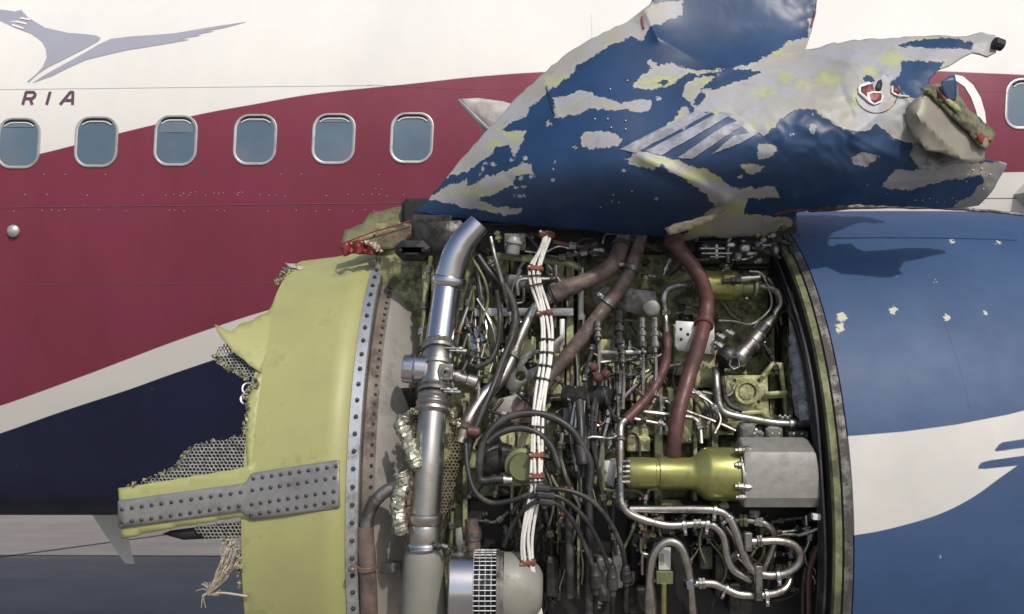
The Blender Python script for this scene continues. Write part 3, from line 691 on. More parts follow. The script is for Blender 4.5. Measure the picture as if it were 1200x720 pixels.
def yellow(p):
    d = np.full(len(p), -60.)
    for x, y, a, b in ((790, 140, 12, 9), (775, 96, 22, 7), (898, 108, 14, 6), (920, 90, 10, 7), (972, 92, 14, 6), (1045, 70, 15, 8), (1020, 84, 9, 8), (840, 97, 20, 5), (765, 190, 22, 6), (830, 205, 30, 8), (600, 158, 14, 6), (580, 170, 9, 8), (655, 95, 18, 6), (870, 245, 26, 10), (820, 268, 20, 8), (905, 62, 18, 4), (560, 225, 25, 5)):
        d = np.maximum(d, (1 - np.hypot((p[:, 0] - x) / a, (p[:, 1] - y) / b)) * min(a, b))
    return d
cowl = thing('torn_cowl', 'crumpled blue cowl panel with flaked paint bent up above the exposed engine', 'torn cowl', P(850, 240, 3.5))
ol = jag(outline, .9, 7, 21)
cs = sheet('cowl_panel', ol, COWL, 2.3, 'flaking_blue_paint', cowl, .006, attrs={'peel': peel, 'yellow': yellow}, smooth=50)
cs.data.materials.append(MATS['olive_torn']); cs.modifiers[0].material_offset = 1; cs.modifiers[0].material_offset_rim = 0
def on_cowl(name, poly, m, lift=.004, step=5, thick=.001): return sheet(name, poly, COWL, step, m, cowl, thick, lift=lift)
def zz(pts, ox=960, oy=40, s=3.27): return [(ox + a / s, oy + b / s) for a, b in pts]
for q in ([(726, 175), (815, 130), (832, 133), (745, 179)], [(757, 177), (844, 131), (858, 134), (775, 182)], [(794, 185), (851, 146), (872, 140), (872, 146), (811, 186)], [(834, 181), (860, 159), (893, 154), (867, 168)]):
    on_cowl('stripe_mark', jag(q, .5, 5, 61), 'stripe_lavender', .0028, 3.2, 0)
on_cowl('red_mark', zz([(152, 200), (185, 190), (205, 192), (210, 214), (238, 226), (238, 250), (212, 264), (195, 250), (180, 240), (158, 222)]), 'red_paint', .005)
on_cowl('white_mark', zz([(148, 205), (156, 190), (190, 182), (206, 190), (186, 194), (160, 203), (160, 222), (185, 243), (182, 226), (206, 218), (240, 222), (242, 228), (206, 226), (192, 232), (200, 256), (212, 266), (236, 254), (243, 230), (248, 240), (238, 262), (212, 272), (190, 262), (150, 226)]), 'emblem_white', .0075)
on_cowl('red_mark', zz([(282, 200), (300, 208), (312, 224), (300, 230), (282, 222)]), 'red_paint', .005)
on_cowl('white_mark', zz([(276, 200), (284, 197), (284, 222), (302, 232), (345, 236), (345, 242), (290, 234), (276, 224)]), 'emblem_white', .007)
on_cowl('black_mark', zz([(215, 205), (225, 180), (238, 172), (243, 190), (238, 214), (222, 217)]), 'black_tip', .006)
g = G(); g.tube([COWL(1027 + 25 * math.cos(a), 108 + 25 * math.sin(a)) for a in [.1 + .2 * k for k in range(15)]], .0022, 5); g.build('circle_line', 'dark_metal', cowl)
g = G(); g.tube([COWL(*q) + Vector((0, -.004, 0)) for q in ((640, 102), (643, 112), (646, 124), (650, 136))], .002, 5); g.build('tear_line', 'dark_metal', cowl)
# curled nose of torn skin on the right
def NOSE(x, y):
    # axis of the roll goes from (1075,115) to (1150,190); bulges toward the viewer across it
    ax, ay = .72, .69; u = (x - 1110) * ax + (y - 150) * ay; w = -(x - 1110) * ay + (y - 150) * ax
    return P(x, y, 2.985 + .0007 * (x - 1110) - .0004 * (y - 150) + .018 * (w / 34) ** 2 + .05 * max(0, (1088 - x) / 26) ** 2 - .012 * math.exp(-abs(w - 14) / 4) + .006 * noise.noise((x * .04, y * .04, 3)))
sheet('curled_skin', jag([(1062, 128), (1072, 116), (1086, 108), (1098, 118), (1118, 138), (1138, 156), (1154, 174), (1154, 188), (1140, 192), (1122, 186), (1105, 180), (1085, 176), (1070, 160), (1060, 142)], .8, 6, 31), NOSE, 5, 'beige_primer', cowl, .004)
sheet('torn_strip', jag([(1080, 104), (1092, 100), (1108, 94), (1122, 100), (1125, 112), (1138, 130), (1168, 156), (1163, 166), (1155, 176), (1140, 160), (1120, 140), (1100, 120)], .9, 6, 32), lambda x, y: P(x, y, 3.02 + .04 * math.sin((x - y) * .05)), 5, 'olive_torn', cowl, .006)
sheet('paint_flake', jag([(1103, 96), (1112, 89), (1119, 88), (1122, 100), (1120, 118), (1112, 120), (1104, 110)], .8, 5, 33), lambda x, y: P(x, y, 2.99), 5, 'flaking_blue_paint', cowl, .002, attrs={'peel': lambda p: np.full(len(p), -30.), 'yellow': lambda p: np.full(len(p), -60.)})
for k, q in enumerate(([(1086, 106), (1096, 102), (1104, 110), (1112, 118), (1106, 118), (1096, 112)], [(1142, 156), (1150, 155), (1163, 164), (1156, 175), (1148, 165)])):
    sheet('red_edge', jag(q, .9, 4, 34 + k), lambda x, y: P(x, y, 2.985 + .02 * math.sin(x * .3)), 4, 'red_paint', cowl, .003)
sheet('yellow_edge', jag([(1106, 118), (1112, 116), (1124, 124), (1128, 132), (1120, 130)], .7, 4, 39), lambda x, y: P(x, y, 2.98), 4, 'green_primer', cowl, .003)
sheet('pale_skin', jag([(1066, 181), (1072, 168), (1090, 172), (1115, 184), (1135, 192), (1118, 192), (1095, 200), (1078, 198)], .9, 6, 35), lambda x, y: P(x, y, 3.035 + .0006 * abs(x - 1095)), 5, 'grey_paint', cowl, .003)
g = G(); g.lathe(P(1164, 50, 3.2), P(1176, 54, 3.2), [(0, .018), (.1, .022), (.9, .021), (1, .014)], 10); g.build('hinge_pin', 'black_tip', cowl)
rnd = random.Random(3)
for (x, y) in [(733 + rnd.uniform(-30, 30), 235 + rnd.uniform(-12, 12)) for _ in range(5)] + [(715, 105), (735, 95), (697, 140), (712, 140), (733, 142), (716, 150), (733, 152)] + [(1070 + 9 * k + rnd.uniform(-2, 2), 236 + rnd.uniform(-4, 2)) for k in range(10)] + [(1140, 200), (1150, 198), (1160, 205), (1152, 222), (1120, 236), (1135, 232), (1132, 213), (1145, 190)]:
    p = COWL(x, y); inst('rivet', PALEB, p + Vector((0, -.003, 0)), (0, -1, .2), cs, .55)
g = G()
for a, b in (((752, 20), (754, 34)), ((955, 14), (950, 32))): g.tube([COWL(*a) + Vector((0, -.006, 0)), COWL(*b) + Vector((0, -.006, 0))], .004, 5)
g.build('red_edge', 'red_paint', cowl)
# torn hinge tangle where the cowl meets the rear cowl
g = G()
g.tube(catmull([P(905, 252, 3.36), P(915, 236, 3.30), P(935, 230, 3.28), P(955, 235, 3.30), P(950, 243, 3.32), P(925, 246, 3.32), P(908, 250, 3.34)], 5), .012, 8); g.build('hinge_tangle', 'red_sleeve', cowl)
sheet('peeled_lip', jag([(785, 276), (779, 268), (790, 262), (810, 258), (830, 250), (842, 240), (850, 246), (836, 258), (815, 268), (800, 272)], .9, 5, 41), lambda x, y: P(x, y, 3.18), 5, 'dark_beige', cowl, .004)

# grey fin peeking over the cowl edge
fin = thing('fin', 'grey triangular fin with a bright leading edge behind the torn cowl', 'fin', P(575, 160, 3.9))
sheet('fin_plate', [(541, 116), (560, 115), (590, 119), (640, 135), (640, 220), (600, 200), (580, 160), (560, 138)], lambda x, y: P(x, y, 3.85 + (x - 540) * .002), 12, 'wing_grey', fin, .02)
g = G(); g.tube([P(537, 117, 3.84), P(556, 137, 3.86), P(578, 159, 3.88), P(600, 182, 3.9)], [.006, .012, .014, .014], 10); g.build('leading_edge', 'polished_steel', fin)

# torn olive lip at the top of the fan case
lip = thing('torn_lip', 'olive torn skin piece with red edges at the top of the green fan case', 'torn metal', P(440, 275, 3.75))
sheet('lip_skin', jag([(400, 285), (404, 270), (425, 262), (432, 250), (462, 243), (478, 241), (486, 262), (450, 272), (425, 282)], .9, 7, 51), lambda x, y: P(x, y, 3.62 + (285 - y) * .003), 7, 'olive_smooth', lip, .004)
sheet('lip_core', jag([(425, 284), (450, 272), (486, 262), (488, 276), (462, 292), (440, 294)], .7, 6, 52), lambda x, y: P(x, y, 3.6), 6, 'honeycomb_brown', lip, .01)
sheet('red_edge', jag([(398, 287), (420, 280), (432, 284), (448, 293), (440, 299), (415, 297), (402, 301)], 1.5, 4, 53), lambda x, y: P(x, y, 3.6 + .02 * math.sin(x * .4)), 4, 'red_paint', lip, .004)
g = G(); g.tube([P(400, 286, 3.6), P(440, 271, 3.58), P(482, 259, 3.58)], .003, 5); g.build('red_rim', 'red_paint', lip)
torn_fringe('torn_fringe', [(424, 284), (440, 289), (446, 296)], lambda x, y: P(x, y, 3.58), 'fibre_tan', lip, 30, 3, 9)

# ------------------------------------------------------------------ engine bay contents
def rad(r, d): return r * d / F
def pl(pts, R): return [L(p[0], p[1], p[2] if len(p) > 2 else R) for p in pts]
def tubeL(name, pts, r, R, m, n=6, seg=12, parent=None, label=None, prof=None):
    c = catmull(pl(pts, R), n); rr = [rad(r, p.y) for p in c]
    if isinstance(prof, list): rr = [rad(np.interp(i / (len(c) - 1), [q[0] for q in prof], [q[1] for q in prof]), c[i].y) for i in range(len(c))]
    o = G().tube(c, rr, seg).build(name, m, parent or eng)
    if label: lab(o, label)
    o['_'] = 0; del o['_']
    return o, c
def ringclamp(path, t, r, w, m, parent, name='clamp', lug=True, lugm='dull_steel', side=1):
    i = t * (len(path) - 1); k = min(int(i), len(path) - 2); p = path[k].lerp(path[k + 1], i - k); d = (path[k + 1] - path[k]).normalized()
    r, w = rad(r, p.y), rad(w, p.y)
    g = G().lathe(p - d * w / 2, p + d * w / 2, [(0, r * .8), (0, r), (.12, r * 1.06), (.5, r * 1.02), (.88, r * 1.06), (1, r), (1, r * .8)], 16)
    if lug:
        s = d.cross(Vector((0, -1, 0))).normalized() * side; c = p + s * r * 1.35 + Vector((0, -r * .3, 0))
        g.box(c, (r * .9, w * .9, r * .9), (s, d, s.cross(d)))
    o = g.build(name, m, parent)
    if lug: inst('bolt', PALEB, c + Vector((0, -r * .45, 0)), (0, -1, 0), o, .8 * r / .03 + .35)
    return o
def nut(path, t, r, w, m, parent, name='nut'):
    i = t * (len(path) - 1); k = min(int(i), len(path) - 2); p = path[k].lerp(path[k + 1], i - k); d = (path[k + 1] - path[k]).normalized()
    r, w = rad(r, p.y), rad(w, p.y)
    return G().lathe(p - d * w / 2, p + d * w / 2, [(0, r * .9), (.05, r), (.45, r), (.45, r * .82), (.6, r * .82), (.6, r), (.95, r), (1, r * .9)], 6).build(name, m, parent, 20)
def cylL(name, a, b, prof, m, R=.76, parent=None, seg=24, R2=None, smooth=35):
    A_, B_ = L(a[0], a[1], R), L(b[0], b[1], R2 or R); dm = (A_.y + B_.y) / 2
    return G().lathe(A_, B_, [(t, rad(r, dm)) for t, r in prof], seg).build(name, m, parent or eng, smooth)
def plateL(name, poly, R, m, parent=None, thick=.006, holes=(), d=None):
    yc = sum(p[1] for p in poly) / len(poly); D = d if d else E(yc, R)
    o = sheet(name, poly, lambda x, y: P(x, y, D), 60, m, parent or eng, thick, holes)
    b = o.modifiers.new('bevel', 'BEVEL'); b.width = .0015; b.segments = 1; b.limit_method = 'ANGLE'
    return o
def boxL(name, x0, y0, x1, y1, R, dep, m, parent=None, bev=.12, d=None):
    yc = (y0 + y1) / 2; D = d if d else E(yc, R); a, b = P(x0, y0, D), P(x1, y1, D)
    return G().box(((a.x + b.x) / 2, D + dep / 2, (a.z + b.z) / 2), (abs(b.x - a.x), dep, abs(a.z - b.z)), None, bev).build(name, m, parent or eng, 25)
def circ(cx, cy, r, n=14): return [(cx + r * math.cos(2 * PI * k / n), cy + r * math.sin(2 * PI * k / n)) for k in range(n)]
def boltL(px, py, R, parent=None, me=None, sc=1.): return inst('bolt', me or PALEB, P(px, py, E(py, R) - .002), (0, -1, .05), parent or core, sc)

# --- case: webs, pads and ribs of the green-primed casting
def web(x, y0, y1, w=5, R0=.60, R1=.70, m='case_primer'):
    g = G(); ys = list(np.linspace(y0, y1, 12)); ring = []
    for y in ys:
        a, b = E(y, R0), E(y, R1); X0 = (x - 600) / F * b; ww = rad(w, b) / 2
        zf, zb = H + (360 - y) / F * b, H + (360 - y) / F * a
        ring.append([Vector((X0 - ww, a, zb)), Vector((X0 - ww, b, zf)), Vector((X0 + ww, b, zf)), Vector((X0 + ww, a, zb))])
    g.rings(ring, True); return g.build('rib', m, core, 25)
for x, y0, y1, w, R1 in ((497, 300, 480, 5, .72), (507, 310, 470, 3, .70), (561, 300, 480, 4, .70), (583, 300, 480, 3, .68), (600, 300, 700, 4, .69), (619, 290, 500, 3, .68), (668, 295, 470, 8, .74), (678, 300, 720, 3, .70), (706, 400, 560, 5, .70), (741, 420, 560, 4, .69), (772, 440, 640, 9, .71), (815, 430, 600, 4, .68), (838, 400, 600, 7, .72), (905, 370, 500, 5, .73), (926, 330, 520, 6, .72), (655, 480, 720, 4, .7), (545, 470, 720, 5, .7)): web(x, y0, y1, w, .60, R1)
for x0, y0, x1, y1 in ((560, 350, 690, 354), (545, 440, 660, 444), (580, 520, 700, 524), (690, 432, 780, 435), (690, 505, 860, 510), (720, 560, 880, 565)):
    boxL('rib', x0, y0, x1, y1, .68, .05, 'case_primer', core)
for (x0, y0, x1, y1, R) in ((592, 395, 628, 470, .66), (632, 400, 660, 462, .66), (570, 300, 596, 345, .66), (790, 380, 832, 440, .70), (745, 440, 768, 520, .66), (783, 455, 812, 520, .67), (816, 460, 834, 515, .68), (585, 505, 625, 570, .68), (735, 500, 760, 530, .69), (640, 300, 664, 340, .67), (560, 345, 590, 440, .66), (640, 415, 662, 470, .68), (700, 398, 716, 425, .72), (716, 430, 745, 470, .66), (735, 512, 762, 530, .70), (815, 415, 838, 455, .70), (548, 395, 566, 430, .70), (775, 590, 800, 602, .72), (690, 540, 725, 570, .66)):
    p = boxL('sunlit_pad', x0, y0, x1, y1, R + .035, .06, 'sunlit_primer', core, .1)  # paler boxes: sunlit patches of the casing painted as lighter primer
    for bx, by in ((x0 + 4, y0 + 4), (x1 - 4, y0 + 4), (x0 + 4, y1 - 4), (x1 - 4, y1 - 4)): boltL(bx, by, R, p, None, .8)
# --- dark pylon mass above
boxL('pylon_beam', 470, 232, 935, 280, .62, .35, 'grime_shade_black', d=3.66)
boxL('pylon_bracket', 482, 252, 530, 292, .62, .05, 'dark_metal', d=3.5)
boxL('pylon_bracket', 462, 281, 503, 305, .8, .12, 'grime_shade_black', None, .35, d=3.42)
plateL('heat_shield', [(484, 262), (540, 258), (552, 275), (530, 300), (500, 300), (486, 285)], .8, 'dark_metal', d=3.48)

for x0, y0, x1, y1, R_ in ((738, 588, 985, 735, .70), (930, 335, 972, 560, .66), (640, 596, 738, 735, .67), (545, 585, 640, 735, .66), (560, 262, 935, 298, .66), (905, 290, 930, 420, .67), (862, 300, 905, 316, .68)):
    boxL('shade_box', x0, y0, x1, y1, R_, .08, 'grime_shade_black')  # black boxes added to stand in for the deep shade of the bay
# --- bleed duct
duct, dp = tubeL('bleed_duct', [(562, 262, .88), (553, 272, .88), (540, 288, .88), (531, 308, .88), (526, 328, .88)], 17, .88, 'polished_steel', 8, 28, prof=[(0, 13), (.25, 14.5), (.6, 17), (1, 18.5)], label='large bent polished bleed duct')
cylL('duct_elbow_collar', (526.5, 324), (524.5, 338), [(0, 18), (.1, 20.5), (.35, 21.5), (.65, 21), (.9, 19), (1, 17.5)], 'polished_steel', .88, duct, 28)
cylL('duct_section', (524.5, 336), (515, 407), [(0, 17.3), (.5, 17.2), (1, 17)], 'polished_steel', .88, duct, 28)
cylL('vband_clamp', (515.5, 404), (514.5, 413), [(0, 17.5), (0, 20), (.3, 21), (.5, 19.5), (.7, 21), (1, 20), (1, 17)], 'dull_steel', .88, duct, 28)
vb = cylL('valve_body', (514.5, 412), (510, 458), [(0, 17), (.05, 18.5), (.3, 18.5), (.33, 20), (.42, 20), (.45, 18), (.9, 18), (1, 17)], 'heat_stained_steel', .88, duct, 28)
cylL('vband_clamp', (510.5, 452), (509.5, 461), [(0, 17.5), (0, 20), (.3, 21), (.5, 19.5), (.7, 21), (1, 20), (1, 17)], 'dull_steel', .88, duct, 28)
cylL('bellows', (509.5, 461), (507, 486), [(0, 17), (.1, 19), (.22, 20), (.34, 18), (.45, 20.5), (.55, 21), (.66, 18.5), (.76, 21.5), (.88, 21.5), (1, 17.5)], 'heat_stained_steel', .88, duct, 28)
low_, lp = tubeL('duct_section', [(507, 484), (504, 520), (501, 555), (497, 602)], 18, .88, 'heat_stained_steel', 6, 28, duct, prof=[(0, 16.5), (.3, 17), (.7, 18.5), (1, 19)])
cylL('duct_ring', (497.5, 600), (496.5, 640), [(0, 19), (.05, 21.5), (.1, 22), (.3, 21), (.36, 19), (.42, 20), (.9, 20), (1, 19.5)], 'heat_stained_steel', .88, duct, 28)
cylL('vband_clamp', (496.5, 634), (496.5, 642), [(0, 18), (0, 21.5), (.3, 22.5), (.5, 21), (.7, 22.5), (1, 21.5), (1, 18)], 'polished_steel', .88, duct, 28)
cylL('duct_boot', (496.5, 641), (497, 730), [(0, 19), (.08, 22), (.3, 24), (.6, 26), (1, 28)], 'khaki_paint', .88, duct, 28)
for y, x in ((408, 536), (411, 541), (456, 530), (459, 534), (639, 515), (640, 519)): # clamp tee-bolts
    cylL('clamp_bolt', (x - 14, y), (x + 6, y + 1), [(0, 1.5), (.4, 1.5), (.4, 3.2), (.55, 3.2), (.55, 1.6), (.8, 1.6), (.8, 3), (1, 3)], 'dull_steel', .93, duct, 8)
boxL('valve_port', 514, 427, 531, 446, .95, .03, 'heat_stained_steel', duct)
cylL('port_plug', (522.6, 436.4), (522.7, 436.5), [(0, 5), (1, 5)], 'grime_shade_black', .955, duct, 12)
g = G(); p = L(522.5, 436.5, .955); g.lathe(p, p + Vector((0, -.012, 0)), [(0, .017), (.8, .017), (1, .014), (1, .008), (.2, .007)], 14); g.build('valve_port', 'dull_steel', duct)
for a, b in ((517, 429), (528, 429), (517, 444), (528, 444)): inst('bolt', PALEB, L(a, b, .955), (0, -1, 0), vb, .8)
cylL('side_stub', (473, 432), (500, 434.5), [(0, 14), (0, 16), (.05, 16.5), (.45, 17), (.5, 18.5), (.55, 17), (1, 17)], 'polished_steel', .88, duct, 28)
cylL('side_fitting', (530, 440), (561, 450), [(0, 7), (.15, 7), (.15, 9), (.3, 9), (.3, 6.5), (.55, 6.5), (.6, 8.5), (.95, 8.5), (1, 6)], 'tube_steel', .88, duct, 18)
boxL('wall_bracket', 447, 455, 486, 482, .70, .02, 'dark_metal', None, .05)
boxL('wall_bracket', 441, 660, 470, 672, .78, .03, 'grey_casting')
# crinkled foil insulation strips
def foil(name, pts, w, R, m, seed):
    rnd = random.Random(seed); pp = smooth_curve(pts); g = G(); N = len(pp); cols = 6; v = []
    for i, (x, y) in enumerate(pp):
        a = pp[max(0, i - 1)]; b = pp[min(N - 1, i + 1)]; d = Vector((b[0] - a[0], b[1] - a[1])).normalized(); n = Vector((-d.y, d.x))
        for k in range(cols):
            s = (k / (cols - 1) - .5) * w * rnd.uniform(.8, 1.15); bulge = .007 * abs(math.sin(i * .42)) + rnd.uniform(-.006, .006) - .02 * math.cos((k / (cols - 1) - .5) * PI)
            v.append(L(x + n.x * s + rnd.uniform(-.8, .8), y + n.y * s + rnd.uniform(-.8, .8), R) + Vector((0, bulge, 0)))
    f = [(i * cols + k, i * cols + k + 1, (i + 1) * cols + k + 1, (i + 1) * cols + k) for i in range(N - 1) for k in range(cols - 1)]
    o = G().add(v, f).build(name, m, eng, 25); md = o.modifiers.new('thickness', 'SOLIDIFY'); md.thickness = .006; return o
lab(foil('insulation_strip', [(474, 488), (470, 500), (476, 512), (480, 525), (486, 540), (489, 548)], 17, .93, 'foil', 1), 'crinkled silver insulation strip')
foil('insulation_strip', [(469, 553), (472, 565), (468, 580), (466, 595), (468, 612), (471, 626)], 15, .93, 'foil', 2)
foil('insulation_backing', [(483, 552), (482, 570), (479, 590), (476, 615)], 8, .90, 'brown_sleeve', 3)
honeycomb('mesh_blanket', [(476, 485), (490, 482), (493, 500), (491, 545), (484, 545), (478, 510)], lambda x, y: L(x, y, .86), 4.4, 'honeycomb_brown', eng, .3, .006, 8)
honeycomb('mesh_blanket', [(528, 488), (536, 500), (540, 520), (534, 560), (524, 600), (516, 615), (520, 560), (526, 520)], lambda x, y: L(x, y, .84), 4.4, 'honeycomb_brown', eng, .3, .006, 9)
torn_fringe('torn_blanket', [(474, 485), (485, 482), (492, 480)], lambda x, y: L(x, y, .9), 'foil', eng, 30, 3, 10)
torn_fringe('torn_blanket', [(530, 484), (536, 492), (538, 505)], lambda x, y: L(x, y, .9), 'foil', eng, 30, 2.5, 11)

# --- lower left pipe with brown sleeve
o, c = tubeL('drain_pipe', [(468, 570), (452, 576), (438, 590), (431, 606), (429, 625)], 7.5, .88, 'dull_steel', 6, 16)
o, c = tubeL('drain_sleeve', [(428, 618), (430, 650), (432, 690), (433, 730)], 10, .88, 'brown_sleeve', 6, 16, prof=[(0, 9.5), (.25, 10), (.28, 10.5), (.5, 10), (1, 10)]); ringclamp(c, .46, 12, 5, 'brown_sleeve', o)

# --- brown and red silicone sleeved hoses
o, c = tubeL('brown_hose', [(732, 272, .74), (727, 292, .80), (716, 312, .84), (692, 327, .86), (664, 338, .86), (646, 347, .85)], 10, .84, 'brown_sleeve', 7, 18, prof=[(0, 8), (.3, 10), (.7, 9.3), (.72, 10.5), (1, 11)]); ringclamp(c, .97, 12.5, 3, 'grime_shade_black', o, lug=False); ringclamp(c, .16, 11, 5, 'black_rubber', o, lug=False)
o, c = tubeL('steel_tube', [(650, 344, .83), (640, 352, .83), (626, 362, .83), (612, 390, .82), (601, 418, .82), (588, 442, .82), (566, 466, .82), (548, 495, .82), (540, 520, .82)], 6.5, .82, 'tube_steel', 6, 16, prof=[(0, 8), (.15, 6), (.5, 6.2), (.62, 8), (1, 9)]); ringclamp(c, .5, 8.5, 7, 'dull_steel', o); ringclamp(c, .9, 11, 8, 'brown_sleeve', o)
o, c = tubeL('brown_hose', [(752, 275, .74), (745, 298, .80), (734, 326, .84), (708, 362, .84), (680, 398, .82), (650, 435, .78), (622, 470, .76), (600, 495, .74)], 8.5, .8, 'brown_sleeve', 7, 18, prof=[(0, 7.5), (.2, 8.5), (1, 8.5)])
for t in (.24, .40): ringclamp(c, t, 10, 6, 'dull_steel', o)
ringclamp(c, .86, 10.5, 8, 'dark_metal', o)
o, c = tubeL('red_hose', [(786, 274, .84), (795, 292, .86), (812, 312, .88), (824, 335, .88), (828, 362, .88), (820, 400, .88), (806, 445, .88), (795, 485, .88), (790, 520, .86), (788, 534, .84)], 9, .88, 'red_sleeve', 7, 20, label='dark red sleeved hose bending down the middle', prof=[(0, 9), (.08, 11.5), (.1, 9.5), (.2, 8.5), (.35, 9), (.8, 9), (.93, 8.5), (.94, 9.5), (1, 9.5)])
ringclamp(c, .50, 11, 7, 'red_sleeve', o, lug=False); ringclamp(c, .055, 12, 7, 'orange_clamp', o, lug=False); ringclamp(c, .99, 8, 4, 'polished_steel', o, lug=False)
o, c = tubeL('steel_tube', [(812, 334, .80), (794, 335, .81), (782, 340, .81), (778, 352, .81), (780, 372, .81), (781, 395, .81)], 4.2, .81, 'tube_steel', 6, 12); nut(c, .05, 6, 7, 'dull_steel', o); nut(c, .75, 6, 6, 'dull_steel', o)
o, c = tubeL('red_hose', [(781, 392, .81), (782, 410, .81), (778, 432, .82), (766, 456, .83), (750, 476, .83), (734, 492, .83)], 6, .82, 'red_sleeve', 7, 16, prof=[(0, 5), (.1, 6.5), (.18, 4.5), (.3, 5.5), (.32, 6.8), (.36, 5.8), (1, 6.5)])
o, c = tubeL('fuel_tube', [(736, 490, .83), (728, 498, .83), (727, 520, .84), (727, 560, .85), (728, 588, .86), (738, 602, .86), (760, 611, .86), (785, 616, .86), (815, 614, .86), (836, 616, .86), (848, 630, .86), (852, 652, .86), (860, 668, .86), (880, 680, .86)], 4.6, .86, 'tube_steel', 7, 14, label='long bent steel fuel tube')
for t in (.14, .33): ringclamp(c, t, 6, 5, 'dull_steel', o, lug=False)
for t in (.58, .66): ringclamp(c, t, 6.5, 5, 'polished_steel', o)
nut(c, .62, 6, 9, 'dull_steel', o)
o, c = tubeL('fuel_tube', [(738, 597, .84), (770, 597, .85), (810, 597, .87), (836, 598, .88), (852, 604, .88), (862, 622, .88), (870, 645, .88), (880, 666, .88), (897, 674, .88), (918, 673, .88), (934, 663, .88), (938, 650, .88), (930, 639, .88), (912, 634, .88), (880, 635, .88)], 4.7, .88, 'tube_steel', 7, 14)
for t in (.22, .30): ringclamp(c, t, 6.5, 5, 'polished_steel', o)
ringclamp(c, .62, 6.5, 5, 'polished_steel', o); nut(c, .98, 7.5, 6, 'dull_steel', o)
o, c = tubeL('fuel_tube', [(765, 730, .87), (762, 700, .87), (762, 668, .87), (768, 646, .87), (782, 635, .87), (797, 640, .87), (805, 660, .87), (810, 690, .87), (813, 730, .87)], 4.6, .87, 'tube_steel', 7, 14, prof=[(0, 9), (.12, 8), (.2, 4.8), (.8, 4.8), (1, 5)]); nut(c, .85, 8, 10, 'polished_steel', o)
o, c = tubeL('fuel_tube', [(812, 684, .87), (835, 684, .87), (850, 690, .87), (868, 697, .88), (900, 697, .88), (920, 690, .87), (926, 676, .84), (926, 660, .8)], 4.6, .88, 'tube_steel', 7, 14); nut(c, .06, 7, 8, 'dull_steel', o); ringclamp(c, .28, 6.5, 4, 'polished_steel', o); ringclamp(c, .56, 7, 5, 'polished_steel', o)
o, c = tubeL('fuel_tube', [(862, 610, .84), (885, 611, .86), (900, 616, .86), (908, 630, .84), (903, 650, .82), (895, 668, .82)], 3.8, .86, 'tube_steel', 6, 12); nut(c, .08, 8, 9, 'olive_metal', o); nut(c, .24, 6, 10, 'polished_steel', o)
boxL('clamp_block', 873, 625, 882, 647, .90, .03, 'dull_steel')
boxL('clamp_block', 886, 664, 894, 705, .905, .02, 'dull_steel')
o, c = tubeL('oil_tube', [(839, 432, .80), (840, 455, .80), (843, 475, .81), (852, 485, .82), (880, 491, .82), (910, 496, .82), (940, 497, .82), (966, 497, .80)], 4.6, .82, 'dull_steel', 7, 14); ringclamp(c, .8, 6.5, 8, 'tube_steel', o, lug=False)
tubeL('oil_tube', [(846, 432, .79), (848, 458, .79), (854, 474, .79), (870, 482, .79)], 3, .79, 'dark_metal', 6, 10)
# --- right side of the bay
o, c = tubeL('actuator_rod', [(925, 290, .78), (940, 325, .84), (956, 360, .86), (972, 398, .88), (984, 430, .88)], 2.4, .84, 'dark_metal', 5, 10)
tubeL('return_line', [(958, 555, .86), (970, 585, .88), (972, 606, .88), (962, 618, .88), (935, 628, .86)], 2.4, .86, 'dull_steel', 6, 10)
tubeL('return_line', [(955, 535, .84), (968, 552, .86), (979, 570, .88), (980, 600, .88), (978, 700, .88)], 2.2, .86, 'dark_metal', 6, 10)
tubeL('maroon_line', [(966, 632, .86), (955, 650, .86), (948, 675, .86), (948, 720, .86)], 3.6, .86, 'red_sleeve', 6, 10)
tubeL('return_line', [(944, 665, .86), (941, 690, .86), (941, 720, .86)], 2.2, .86, 'dark_metal', 4, 8)
act = cylL('telescopic_strut', (931, 325), (934, 395), [(0, 4), (.25, 4.5), (.28, 5.5), (.32, 7), (.45, 7), (.47, 8.3), (1, 8.6)], 'grey_casting', .86)
cylL('strut_collar', (931.6, 340), (931.8, 345), [(0, 6), (0, 7.4), (1, 7.4), (1, 6)], 'red_sleeve', .86, act)
cylL('strut_sleeve', (934, 393), (946, 495), [(0, 9), (.02, 10.5), (.08, 10.5), (.1, 9), (.14, 9), (.16, 12), (.38, 12.5), (.4, 10), (.44, 10), (.46, 13.5), (.55, 14), (.57, 12.5), (.62, 13), (.9, 13), (.95, 9), (1, 8)], 'strut_grey', .86, act)
boxL('strut_latch', 933, 402, 944, 413, .86, .02, 'grey_casting', act)
boxL('strut_latch', 937, 446, 948, 466, .86, .02, 'grime_shade_black', act)
cylL('strut_base', (944, 480), (946, 494), [(0, 3), (0, 4), (1, 4), (1, 3)], 'tube_steel', .86, act)
for k in range(5): boltL(914 + k * 3, 488 + (k % 2) * 2, .82, act)
